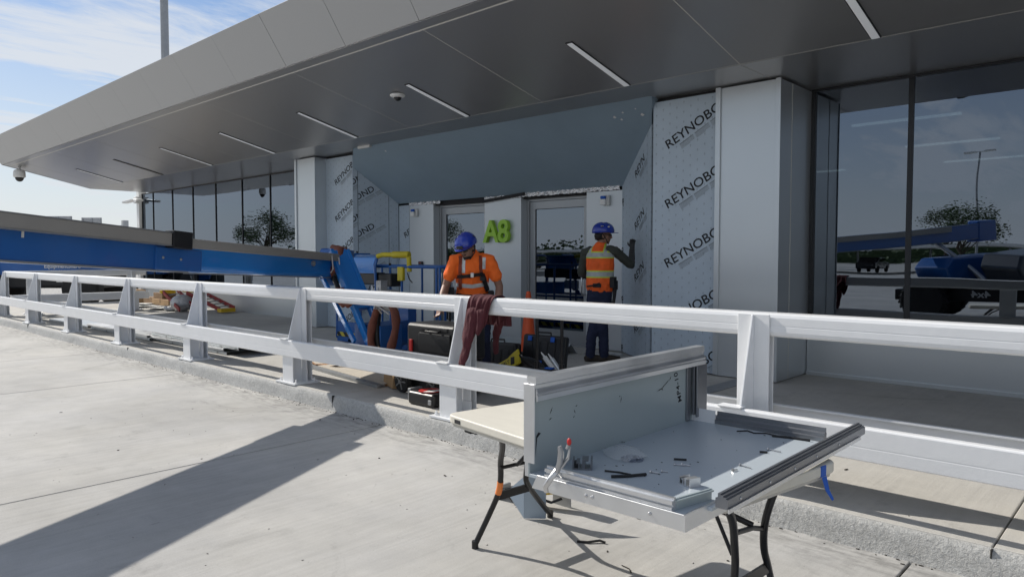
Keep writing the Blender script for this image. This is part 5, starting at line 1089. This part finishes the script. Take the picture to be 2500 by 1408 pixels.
b = MB(); b.beam((-.17, -.15, h_), (-.17-.0, -.27, h_+.06), .34, .005, up=(0, -.4, .9)) if False else b.add([(-.18, -.15, h_), (.18, -.15, h_), (.16, -.25, h_+.05), (-.15, -.24, h_+.07)], [(0,1,2,3)]); b.add([(-.18, .15, h_), (.18, .15, h_), (.17, .22, h_+.09), (-.17, .20, h_+.1)], [(0,1,2,3)]); b.add([(-.18, -.15, h_), (-.18, .15, h_), (-.29, .13, h_-.01), (-.28, -.13, h_+.02)], [(0,1,2,3)]); b.add([(.18, -.15, h_), (.18, .15, h_), (.27, .14, h_+.06), (.27, -.14, h_+.04)], [(0,1,2,3)])
o = b.build('flaps', 'cardboard_dark', t); md = o.modifiers.new('s', 'SOLIDIFY'); md.thickness = .005
text_mesh('print', 'FRAGILE', 'ink', t, frame((.02, -.1508, .12), (0, 0, 1), (-1, 0, 0)), .035, 1, .0003); t.location = (-6.03, 4.76, Z0); t.rotation_euler = (RAD(-4), 0, RAD(-22))
# saw with yellow frame, black soft bag, cart handle, tubes
t = thing('hand_saw', 'yellow and black hand saw leaning among the black cases', 'saw', (-5.3, 5.6, .15))
T_ = Matrix.Translation((-5.66, 5.62, .17)) @ Matrix.Rotation(RAD(-24), 4, 'Y') @ Matrix.Rotation(RAD(-16), 4, 'X')
b = MB(); b.prism([(0, .01), (.42, .0), (.50, -.03), (.60, -.02), (.59, .14), (.50, .12), (.42, .09), (0, .06)], 'y', -.012, .012, T_); S_ = b.build('blade_guard', 'yellow', t, bevel=.004)
b = MB(); b.prism([(.46, .0), (.52, -.005), (.53, .075), (.47, .085)], 'y', -.016, .016, T_); b.build('grip', 'black_plastic', t, bevel=.006)
text_mesh('lettering', 'DEWALT', 'ink', S_, T_ @ frame((.22, -.0125, .022), (1, 0, .05), (0, 0, 1)), .05, 1.1, .0004, bold=.001)
t = thing('tool_bag', 'black soft tool bag slumped between the tool cases', 'tool bag', (-5.2, 5.75, .15)); b = MB(); b.ell((-5.2, 5.78, .27), (.30, .16, .17), None, 18, 12); b.ell((-5.0, 5.72, .22), (.14, .13, .12), None, 14, 10); o = b.build('body', 'black_plastic', t, smooth=True, ang=180)
MB().tube([(-5.4, 5.72, .30), (-5.32, 5.66, .44), (-5.15, 5.64, .47), (-4.98, 5.66, .36)], .012, 8).build('strap', 'strap_black', t, smooth=True)
t = thing('cart', 'black tool cart with twin upright handle bars and crossbar', 'tool cart', (-4.45, 5.35, .15)); b = MB()
for x in (-4.60, -4.29):
    b.tube([(x, 5.30, .20), (x, 5.30, 1.0)], .016, 10); b.tube([(x, 5.30, .16), (x, 5.30, .50)], .027, 10)
b.tube([(-4.60, 5.30, 1.0), (-4.29, 5.30, 1.0)], .018, 10); b.build('handle_frame', 'black_metal', t, smooth=True)
MB().box(-4.575, -4.315, 5.275, 5.325, .38, .44).build('crossbar', 'black_plastic', t, bevel=.008)
b = MB(); b.box(-4.66, -4.22, 5.35, 5.62, .152, .27); b.build('box', 'black_plastic', t, bevel=.02); MB().box(-4.48, -4.40, 5.27, 5.33, .441, .452).build('tape_strip', 'blue_tape', t)
def ctube(lb, a, c, m='label_white'):
    t = thing('sealant_tube', lb, 'sealant tube', a, 'sealant tubes in the tool cart'); a = Vector(a); c = Vector(c); MB().tube([a, c], .025, 14).build('barrel', m, t, smooth=True); d_ = (c-a).normalized(); MB().tube([c, c+d_*.07], [.014, .005], 10).build('nozzle', 'label_white', t, smooth=True)
ctube('pale sealant tube leaning left against the cart crossbar', (-4.40, 5.42, .33), (-4.62, 5.44, .52)); ctube('grey sealant tube leaning right in the tool cart', (-4.37, 5.48, .30), (-4.58, 5.50, .50), 'clad'); ctube('white sealant tube with a blue label below the crossbar', (-4.40, 5.20, .20), (-4.52, 5.20, .36))
b = MB(); b.tube([(-4.0, 5.6, .158), (-3.9, 5.75, .162), (-3.8, 5.8, .158)], .008, 6); tag(b.build('drill_bit', 'black_metal', None), 'thin black tool lying on the walkway right of the cart', 'tool'); MB
t = thing('box_cutter', 'small blue handled knife on the walkway near the cart', 'knife', (-3.95, 5.9, .15)); b = MB(); b.beam((-4.02, 5.86, .163), (-3.93, 5.96, .163), .03, .02); b.build('handle', 'blue_tape', t, bevel=.005); b = MB(); b.beam((-3.93, 5.96, .163), (-3.88, 6.01, .163), .016, .004); b.build('blade', 'steel', t)
t = thing('traffic_cone', 'tall slim orange traffic cone with white collar beside the doors', 'traffic cone', (-6.76, 7.6, .15))
b = MB(); b.lathe([(.125, .19), (.115, .20), (.05, .89), (.035, .99), (.030, 1.02), (.022, 1.03)], (-6.76, 7.6, 0), 28); C_ = b.build('cone_body', 'cone_orange', t, smooth=True); b = MB(); b.lathe([(.0625, .74), (.0485, .935)], (-6.76, 7.6, 0), 28); b.build('collar', 'label_white', C_, smooth=True); MB().box(-6.94, -6.58, 7.42, 7.78, .152, .19).build('base', 'black_plastic', t, bevel=.01)
t = thing('flashing', 'long white bent metal flashing lying at the foot of the doors', 'flashing', (-7, 7.9, .15)); b = MB(); b.prism([(7.74, .153), (7.92, .30), (8.08, .153), (8.06, .153), (7.92, .293), (7.76, .153)], 'x', -8.0, -6.25); b.build('sheet', 'clad', t)
for k, (x, y, l_, a) in enumerate(((-6.15, 8.1, .5, .2), (-6.1, 8.2, .55, .35), (-6.0, 8.32, .35, .1))):
    b = MB(); b.beam((x, y, .162), (x+l_*cos(a), y+l_*sin(a)*-.4, .162), .05, .02); tag(b.build('metal_offcut', 'alu' if k != 1 else 'alu_dark', None), ['bright narrow metal strip on the floor near the cone', 'dull narrow metal strip between two others by the doors', 'short metal strip closest to the standing worker\'s boots'][k], 'metal offcut', 'metal strips on the floor by the doors')
t = thing('trench_drain', 'dark slotted steel drain grate set in the walkway by the pillar', 'drain', (-3.5, 6.9, .15)); b = MB()
for k in range(36): b.box(-3.62, -3.44, 6.1+k*.042, 6.126+k*.042, .151, .156)
b.box(-3.63, -3.62, 6.1, 7.62, .151, .1565); b.box(-3.44, -3.43, 6.1, 7.62, .151, .1565); b.build('grate', 'galv', t); MB().box(-3.62, -3.44, 6.1, 7.62, .1505, .1515).build('gutter', 'seam_dark', t)
# stacked metal panels behind the barrier
def stack(lb, x0, x1, y0, y1, n, seed, writing=()):
    r_ = random.Random(seed); t = thing('panel_stack', lb, 'metal panels', ((x0+x1)/2, (y0+y1)/2, .15), 'stacks of metal panels behind the barrier'); z = .153
    for k in range(n):
        dx, dy = r_.uniform(-.2, .2), r_.uniform(-.04, .04); T_ = Matrix.Translation(((x0+x1)/2+dx, (y0+y1)/2+dy, z)) @ Matrix.Rotation(r_.uniform(-.02, .02), 4, 'Z') @ Matrix.Rotation(r_.uniform(-.006, .006), 4, 'Y'); L_, W_ = (x1-x0)/2, (y1-y0)/2
        b = MB(); b.box(-L_, L_, -W_, W_, .036, .040, T_); b.box(-L_, L_, -W_, -W_+.004, 0, .0355, T_); b.box(-L_, L_, W_-.004, W_, 0, .0355, T_); b.box(-L_, -L_+.2, -W_-.012, -W_-.0005, .004, .012, T_); b.box(-L_, L_, -W_-.010, -W_-.0005, .022, .028, T_)
        p = b.build('panel', 'alu' if k % 2 else 'clad', t)
        for s_, f in writing:
            if k % 2 == 0: text_mesh('writing', s_, 'ink', p, T_ @ frame((-L_+2*L_*f+.1*k, -W_-.0125, .003), (1, 0, 0), (0, 0, 1)), .045, 1.3, .0003)
        z += .042+r_.uniform(0, .004)
stack('shallow stack of white panels farthest along the barrier', -17.6, -15.2, 4.5, 5.15, 1, 1); stack('stack of pale panels between the third and fourth visible barrier posts', -15.4, -12.4, 4.50, 5.1, 2, 2, (('01', .3),)); stack('tallest stack of metal panels marked in black ink', -12.5, -9.6, 4.60, 5.25, 4, 3, (('10', .12), ('10', .36), ('10', .75), ('10', .9)))
t = thing('plywood_sheet', 'long weathered plywood sheet lying half in shade behind the barrier', 'plywood', (-7, 4.9, .15)); T_ = Matrix.Translation((-7.0, 4.88, .175)) @ Matrix.Rotation(RAD(-8), 4, 'Z'); b = MB(); b.box(-.75, .9, -.16, .22, 0, .006, T_); P_ = b.build('face', 'plywood', t); b = MB(); b.box(-.75, .9, -.16, .22, -.022, -.0005, T_); b.build('core', 'ply_edge', P_)
t = thing('plywood_offcut', 'short torn plywood offcut next to the long sheet', 'plywood', (-8, 5.0, .15)); T_ = Matrix.Translation((-8.0, 5.05, .17)) @ Matrix.Rotation(RAD(-16), 4, 'Z'); b = MB(); b.prism([(-.3, -.12), (.18, -.14), (.30, -.05), (.22, .02), (.28, .14), (-.25, .16)], 'z', 0, .012, T_); b.build('sheet', 'ply_edge', t); b = MB(); b.prism([(-.29, -.11), (.16, -.13), (.2, .0), (.24, .12), (-.24, .15)], 'z', .0125, .014, T_); b.build('veneer', 'plywood', t)
t = thing('metal_channel', 'long grey metal channel lying in front of the plywood', 'metal channel', (-7.2, 4.6, .15)); b = MB(); b.beam((-8.5, 4.86, .168), (-6.1, 4.52, .168), .05, .03); b.beam((-8.5, 4.92, .165), (-6.1, 4.58, .165), .03, .02); b.build('channel', 'galv', t)
b = MB(); b.add([(-7.72, 4.86, .152), (-7.5, 4.9, .2), (-7.42, 4.98, .21), (-7.6, 4.95, .16), (-7.78, 4.90, .152)], [(0,1,2,3,4)]); tag(b.build('cardboard_scrap', 'cardboard', None), 'torn brown cardboard scrap lying over the plywood offcut', 'cardboard')
b = MB(); b.add([(-4.9, 5.3, .153), (-4.75, 5.28, .156), (-4.3, 5.02, .153), (-4.72, 5.22, .153)], [(0,1,2,3)]); tag(b.build('paper_strip', 'label_white', None), 'thin white paper strip on the shaded walkway under the rail', 'paper')
# far boxes, ladder and wrapped roll by the left glass wall
def fbox(lb, x0, x1, y0, y1, z0, z1, m='cardboard'):
    t = thing('cardboard_box', lb, 'box', ((x0+x1)/2, (y0+y1)/2, z0), 'cardboard boxes by the left glass wall'); MB().box(x0, x1, y0, y1, z0, z1).build('carton', m, t, bevel=.008); b = MB(); b.box(x0+.005, x1-.005, (y0+y1)/2-.03, (y0+y1)/2+.03, z1+.0005, z1+.002); b.box((x0+x1)/2-.03, (x0+x1)/2+.03, y0-.002, y0-.0005, z1-.1, z1-.002); b.build('packing_tape', 'cardboard_dark', t)
fbox('lower of two stacked cardboard boxes farthest left', -22.3, -21.65, 7.5, 7.95, .152, .36); fbox('upper of two stacked cardboard boxes farthest left', -22.27, -21.68, 7.52, 7.93, .362, .575); fbox('low cardboard box left of the box with one on top', -21.25, -20.55, 7.7, 8.0, .22, .40, 'cardboard_dark'); fbox('wide cardboard box on white scrap next to the ladder', -20.5, -19.4, 7.65, 8.1, .22, .385); fbox('small cardboard box sitting on the wide one', -20.48, -19.88, 7.68, 8.05, .387, .545, 'cardboard_dark')
t = thing('scrap_pallet', 'heap of white and grey scrap sheets under the cardboard boxes', 'scrap', (-20.5, 7.9, .15)); b = MB(); r_ = random.Random(4)
for k in range(16): x, y = r_.uniform(-21.6, -19.3), r_.uniform(7.3, 8.2); a = r_.uniform(-.4, .4); b.beam((x, y, .165+.005*k), (x+r_.uniform(.4, 1), y+a*.4, .165+.005*k+r_.uniform(0, .03)), r_.uniform(.04, .5), .006)
b.build('sheets', 'label_white', t); MB().box(-21.5, -19.3, 7.55, 8.2, .152, .215).build('pallet', 'grey_mid', t, bevel=.01)
t = thing('roll', 'bulky bundle wrapped in shiny clear plastic under the ladder', 'wrapped bundle', (-18.6, 7.6, .15)); b = MB(); b.ell((-18.3, 7.55, .36), (.30, .28, .21), None, 24, 16); b.ell((-18.65, 7.4, .22), (.2, .16, .07), None, 14, 8); b.build('wrap', 'plastic_wrap', t, smooth=True, ang=180)
t = thing('ladder', 'red fibreglass ladder with yellow ends propped low beside the glass wall', 'ladder', (-18.5, 7.9, .15))
def ladder_sec(a, c, wv_, m='ladder_red', n=9):
    a, c, wv_ = Vector(a), Vector(c), Vector(wv_); b = MB()
    for s_ in (0, 1): b.beam(a+wv_*s_, c+wv_*s_, .03, .09)
    b.build('rail', m, t); b = MB()
    for k in range(1, n): p = a.lerp(c, k/n); b.beam(p, p+wv_, .06, .02)
    b.build('rungs', 'galv', t)
ladder_sec((-18.95, 7.35, .62), (-17.85, 7.3, .22), (.12, .30, .05), n=5); ladder_sec((-18.5, 7.75, .60), (-16.95, 7.9, .23), (.05, .32, .04), n=7)
MB().cbox((-19.05, 7.5, .62), (.12, .36, .08)).build('end_cap', 'yellow_tool', t, bevel=.01); MB().cbox((-16.9, 8.02, .225), (.22, .36, .09)).build('end_cap', 'yellow_tool', t, bevel=.01); MB().cbox((-18.5, 7.78, .63), (.6, .04, .04)).build('spreader', 'yellow_tool', t, bevel=.01)

# ================= FAR LEFT BACKGROUND =================
t = thing('telehandler', 'blue rental telehandler with big black tyres parked beyond the far barrier', 'telehandler', (0, 0, 0))
MB().box(-2.6, 2.0, -.5, .5, .55, 1.05).build('chassis', 'black_metal', t, bevel=.04); B_ = MB().box(-2.3, 2.2, -.62, .2, .95, 1.42).build('boom', 'lift_blue', t, bevel=.03); MB().box(-2.5, -1.2, -.95, -.2, .60, 1.25).build('engine_cover', 'lift_blue', t, bevel=.08); b = MB(); b.box(-.9, .4, .25, 1.0, .8, 2.1); b.build('cab', 'lift_blue', t, bevel=.06); b = MB(); b.box(-.85, .35, .24, 1.01, 1.3, 2.0); b.build('cab_window', 'car_glass', t)
MB().box(.3, 1.9, -.97, -.5, .62, .92).build('fuel_tank', 'black_metal', t, bevel=.04); b = MB(); b.cbox((1.2, -.975, .80), (.62, .006, .10)); b.build('name_plate', 'label_white', t)
text_mesh('lettering', 'EquipmentShare', 'label_white', B_, frame((.30, -.626, 1.17), (1, 0, 0), (0, 0, 1)), .17, 1, .001, bold=.003); text_mesh('lettering', '800-80-RENTS', 'label_white', B_, frame((.50, -.626, 1.01), (1, 0, 0), (0, 0, 1)), .13, 1, .001, bold=.002)
text_mesh('lettering', 'EquipmentShare', 'ink', t, frame((.93, -.98, .775), (1, 0, 0), (0, 0, 1)), .065, 1, .001)
for x in (-1.75, .0, 1.6):
    for y in (-.85, .85):
        if x == 0: continue
        W_ = MB().lathe([(.28, y-.2), (.5, y-.2), (.56, y-.14), (.56, y+.14), (.5, y+.2), (.28, y+.2)], (x, 0, .56), 30, 'y').build('wheel', 'rubber', t, smooth=True); MB().lathe([(.27, y-.12), (.1, y-.05), (.1, y+.05), (.27, y+.12)], (x, 0, .56), 20, 'y').build('rim', 'label_white', W_)
b = MB(); b.beam((-3.2, -.5, .12), (-2.2, -.5, .12), .12, .05); b.beam((-3.2, .3, .12), (-2.2, .3, .12), .12, .05); b.box(-2.7, -2.55, -.7, .6, .1, .8); b.build('carriage', 'red', t); t.location = (-26.0, 6.6, 0); t.rotation_euler = (0, 0, RAD(43))
t = thing('scissor_lift', 'low red and black scissor lift parked behind the telehandler', 'scissor lift', (0, 0, 0)); MB().box(-1.1, 1.1, -.4, .4, .18, .42).build('base', 'black_metal', t, bevel=.02); MB().box(-1.15, 1.15, -.4, .4, .9, 1.0).build('deck', 'galv', t, bevel=.01); b = MB()
for k in range(2):
    for s_ in (-1, 1): b.beam((-.9*s_, -.3, .42+.24*k), (.9*s_, -.3, .66+.24*k), .04, .06)
b.build('scissor', 'red', t); b = MB()
for x in (-1.1, 0, 1.1):
    for y in (-.38, .38): b.tube([(x, y, 1.0), (x, y, 1.95)], .02, 6)
for z in (1.5, 1.95): b.tube([(-1.1, -.38, z), (1.1, -.38, z), (1.1, .38, z), (-1.1, .38, z), (-1.1, -.38, z)], .02, 6)
b.build('rail', 'red', t); b = MB()
for x in (-.8, .8):
    for y in (-.42, .42): MB().lathe([(.17, y-.06), (.19, y), (.17, y+.06)], (x, 0, .2), 18, 'y').build('wheel', 'rubber', t)
MB(); t.location = (-33, 12.8, 0); t.rotation_euler = (0, 0, RAD(38))
t = thing('chain_link_fence', 'galvanised chain link fence across the yard behind the machines', 'fence', (-46, 12, 0)); fa, fb = Vector((-52, -4, 0)), Vector((-38, 24, 0)); fd_ = (fb-fa); fl = fd_.length; fd_.normalize(); 
for k in range(11):
    p = fa+fd_*fl*k/10; MB().tube([p, p+Vector((0, 0, 2.2))], .035, 8).build('post', 'galv', t, smooth=True)
b = MB(); b.tube([fa+Vector((0, 0, 2.1)), fb+Vector((0, 0, 2.1))], .025, 6); k = 0
while k < fl-2.0:
    p = fa+fd_*k; b.beam(p+Vector((0, 0, .05)), p+fd_*2.0+Vector((0, 0, 2.05)), .006, .006); b.beam(p+Vector((0, 0, 2.05)), p+fd_*2.0+Vector((0, 0, .05)), .006, .006); k += .16
b.build('wire_mesh', 'galv', t)
def cone(lb, c): 
    t = thing('traffic_cone', lb, 'traffic cone', c); MB().lathe([(.15, .03), (.14, .04), (.03, .70), (.02, .71)], c, 20).build('cone_body', 'cone_orange' if 'red' in lb or 'orange' in lb else 'green_sign', t, smooth=True); MB().box(c[0]-.19, c[0]+.19, c[1]-.19, c[1]+.19, c[2], c[2]+.03).build('base', 'black_plastic', t)
cone('orange cone on the yard left of the telehandler tyre', (-30.5, 5.2, 0)); cone('lime green cone seen only as a reflection in the right window', (-7.5, -3.2, 0))
t = thing('sign_gantry', 'distant highway gantry carrying the grey backs of three signs', 'sign gantry', (-112, 32, 0)); ga, gb = Vector((-121, 24.4, 0)), Vector((-107.6, 36.8, 0)); gd = (gb-ga).normalized(); b = MB()
for z in (4.9, 5.75): b.beam(ga+Vector((0, 0, z)), gb+Vector((0, 0, z)), .15, .15)
n = 16
for k in range(n): p, q = ga.lerp(gb, k/n), ga.lerp(gb, (k+1)/n); b.beam(p+Vector((0, 0, 4.9 if k % 2 else 5.75)), q+Vector((0, 0, 5.75 if k % 2 else 4.9)), .09, .09)
b.build('truss', 'sign_back', t); MB().beam(gb, gb+Vector((0, 0, 6.5)), .7, .7, up=(1, 0, 0)).build('column', 'sign_back', t)
for (c, wd_, z0, z1) in ((Vector((-118.3, 27, 0)), 3.2, 5.0, 7.2), (Vector((-114.15, 30.8, 0)), 3.85, 4.8, 7.05), (Vector((-110.75, 33.95, 0)), 2.75, 4.7, 6.85)):
    p = c+Vector((.5, -.5, 0)); s_ = MB().beam(p-gd*wd_/2+Vector((0, 0, (z0+z1)/2)), p+gd*wd_/2+Vector((0, 0, (z0+z1)/2)), .08, z1-z0).build('sign_panel', 'sign_back', t); b = MB()
    for f in (-.45, 0, .45): q = p+gd*wd_*f+Vector((.1, -.1, 0)); b.beam(q+Vector((0, 0, z0)), q+Vector((0, 0, z1)), .16, .10, up=(1, 0, 0))
    b.build('stiffener', 'sign_back', s_)
# low service building and parked vehicles behind the fence
t = thing('service_building', 'low dark service building far off behind the chain link fence', 'building', (-80, 25, 0)); MB().box(-92, -78, 6, 30, 0, 2.35).build('wall', 'grey_mid', t); MB().box(-92.3, -77.7, 5.7, 30.3, 2.35, 2.5).build('roof', 'indoor', t)
for k in range(6): MB().box(-77.99, -77.95, 7+k*3.8, 9+k*3.8, .9, 1.8).build('window', 'car_glass', t)

# ================= BEHIND THE CAMERA (mirrored in the glass) =================
def car(lb, c, rz, m='car_dark', src=None):
    if src: t = copy_thing(src, lb)
    else:
        t = thing('parked_car', lb, 'car', (0, 0, 0), 'cars parked under the carport')
        b = MB(); b.prism([(-2.2, .35), (-2.25, .75), (-1.9, .92), (-1.2, .98), (-.6, 1.42), (.9, 1.45), (1.6, 1.0), (2.15, .92), (2.25, .6), (2.2, .32)], 'y', -.85, .85); B = b.build('body', m, t, bevel=.08, seg=3)
        b = MB(); b.prism([(-1.05, 1.0), (-.55, 1.38), (.85, 1.40), (1.4, 1.0)], 'y', -.862, .862); b.build('window', 'car_glass', t, bevel=.01)
        for x in (-1.4, 1.4):
            for y in (-.78, .78): b = MB(); b.lathe([(.2, y-.1), (.32, y-.1), (.33, y), (.32, y+.1), (.2, y+.1)], (x, 0, .33), 20, 'y'); b.lathe([(.19, y-.09), (.19, y+.09)], (x, 0, .33), 12, 'y'); b.build('wheel', 'rubber', t, smooth=True)
        for y in (-.65, .65): MB().cbox((-2.22, y, .72), (.06, .28, .12)).build('headlight', 'label_white', t)
    t.location = c; t.rotation_euler = (0, 0, rz); return t
c0 = None; c1 = None; names = ['first', 'second', 'third', 'fourth', 'fifth', 'sixth', 'seventh', 'eighth', 'ninth', 'tenth', 'eleventh', 'twelfth', 'thirteenth', 'fourteenth']
for k in range(14):
    x = -64+k*6.1; lb = ('dark' if k % 3 else 'silver')+' car parked under the carport, '+names[k]+' from the west'
    if k % 3: c0 = car(lb, (x, -56, 0), RAD(90), 'car_dark', c0) if c0 is None else (car(lb, (x, -56, 0), RAD(90), src=c0))
    else: c1 = car(lb, (x, -56, 0), RAD(90), 'car_light', c1) if c1 is None else (car(lb, (x, -56, 0), RAD(90), src=c1))
t = thing('carport', 'long flat white carport roof on thin posts across the yard', 'carport', (-25, -56, 0)); MB().box(-72, 26, -60, -51, 2.25, 2.50).build('roof', 'white', t); b = MB()
for k in range(17): MB().box(-71+6*k, -70.85+6*k, -57.1, -56.95, 0, 2.25).build('post', 'galv', t)
def tree(lb, c, h, r, seed):
    t = thing('tree', lb, 'tree', c, 'trees mirrored in the glass'); r_ = random.Random(seed); c = Vector(c); b = MB(); th = h*.42
    b.tube([c, c+Vector((r_.uniform(-.2, .2), 0, th*.6)), c+Vector((r_.uniform(-.3, .3), .1, th)), c+Vector((0, 0, h*.75))], [h*.03, h*.024, h*.018, h*.006], 10); tips = []
    for k in range(9):
        a = r_.uniform(0, 6.3); e = r_.uniform(.35, 1.0); q = c+Vector((r*e*cos(a)*.8, r*e*sin(a)*.8, h*r_.uniform(.55, .9))); s_ = c+Vector((0, 0, th*r_.uniform(.7, 1.1))); b.tube([s_, s_.lerp(q, .5)+Vector((0, 0, .2)), q], [h*.010, h*.006, h*.002], 6); tips.append(q)
    b.build('trunk', 'bark', t, smooth=True); b = MB()
    for q in tips+[c+Vector((0, 0, h*.85))]:
        rr_ = r*r_.uniform(.28, .48)
        for k in range(300):
            d_ = Vector((r_.gauss(0, 1), r_.gauss(0, 1), r_.gauss(0, .7))).normalized()*rr_*r_.random()**.4; p = q+d_; s_ = h*.017*r_.uniform(.6, 1.4); M_ = Matrix.Translation(p) @ Matrix.Rotation(r_.uniform(0, 6), 4, 'Z') @ Matrix.Rotation(r_.uniform(0, 3), 4, 'X'); b.add([(-s_, 0, 0), (0, -s_*.45, .1*s_), (s_, 0, 0), (0, s_*.45, .1*s_)], [(0,1,2,3)], M_)
    b.build('crown', 'leaf', t)
TREES = [((-78, -25, 0), 6.6, 3.4, 'wide oak mirrored in the left glass wall'), ((-70, -33, 0), 3.6, 2.2, 'smaller tree left of the mirrored oak'), ((-9.6, -32, 0), 4.7, 2.2, 'round tree mirrored in the right window'), ((-34, -70, 0), 7, 3.5, 'bushy tree mirrored in the first door'), ((-60, -75, 0), 8, 4, 'broad tree beyond the carport west end'), ((-48, -80, 0), 7.4, 4, 'leafy tree mirrored low in the second door'), ((-40, -84, 0), 6.4, 3.6, 'squat tree next to the leafy one'), ((-22, -86, 0), 7.5, 4, 'dense tree beyond the carport middle'), ((-4, -80, 0), 7, 3.4, 'tree beyond the carport east end'), ((8, -70, 0), 6, 3, 'small tree far right in the mirror image'), ((-88, -60, 0), 8, 4.5, 'tall tree at the far west of the yard'), ((-105, -40, 0), 8.5, 5, 'tall spreading tree farthest west')]
for k, (c, h, r, lb) in enumerate(TREES): tree(lb, c, h, r, 20+k)
def lamp_post(c, h, lb):
    t = thing('light_pole', lb, 'light pole', c); MB().tube([c, (c[0], c[1], h)], [.1, .07], 10).build('pole', 'galv', t, smooth=True); b = MB(); b.box(c[0]-1.1, c[0]-.3, c[1]-.15, c[1]+.15, h, h+.12); b.box(c[0]+.3, c[0]+1.1, c[1]-.15, c[1]+.15, h, h+.12); b.box(c[0]-.3, c[0]+.3, c[1]-.05, c[1]+.05, h+.02, h+.08); b.build('lamp_head', 'label_white', t)
lamp_post((-11, -44, 0), 9, 'twin headed light pole mirrored in the right window'); lamp_post((-52, -62, 0), 9, 'twin headed light pole mirrored in the door')
b = MB(); r_ = random.Random(3)
for k in range(6500):
    x = r_.uniform(-260, 100); y = -135+r_.uniform(-6, 6); z = r_.random()**1.2*(4.6+1.5*sin(x*.09)+.9*sin(x*.31)+.5*sin(x*.9)); s_ = r_.uniform(.3, .75); M_ = Matrix.Translation((x, y, z)) @ Matrix.Rotation(r_.uniform(0, 6), 4, 'Z') @ Matrix.Rotation(r_.uniform(0, 3), 4, 'X'); b.add([(-s_, 0, 0), (0, -s_*.7, .2*s_), (s_, 0, 0), (0, s_*.7, .2*s_)], [(0,1,2,3)], M_)
xs_ = [-262+3*k for k in range(122)]; hs_ = [2.0+1.1*abs(sin(k*.7))+.8*abs(sin(k*1.9+1))+r_.uniform(-.3, .5) for k in range(122)]
b.prism([(xs_[0], 0)]+list(zip(xs_, hs_))+[(xs_[-1], 0)], 'y', -141, -137)
tag(b.build('distant_woods', 'leaf', None), 'low band of distant woodland on the horizon behind the yard', 'woods', kind='stuff')
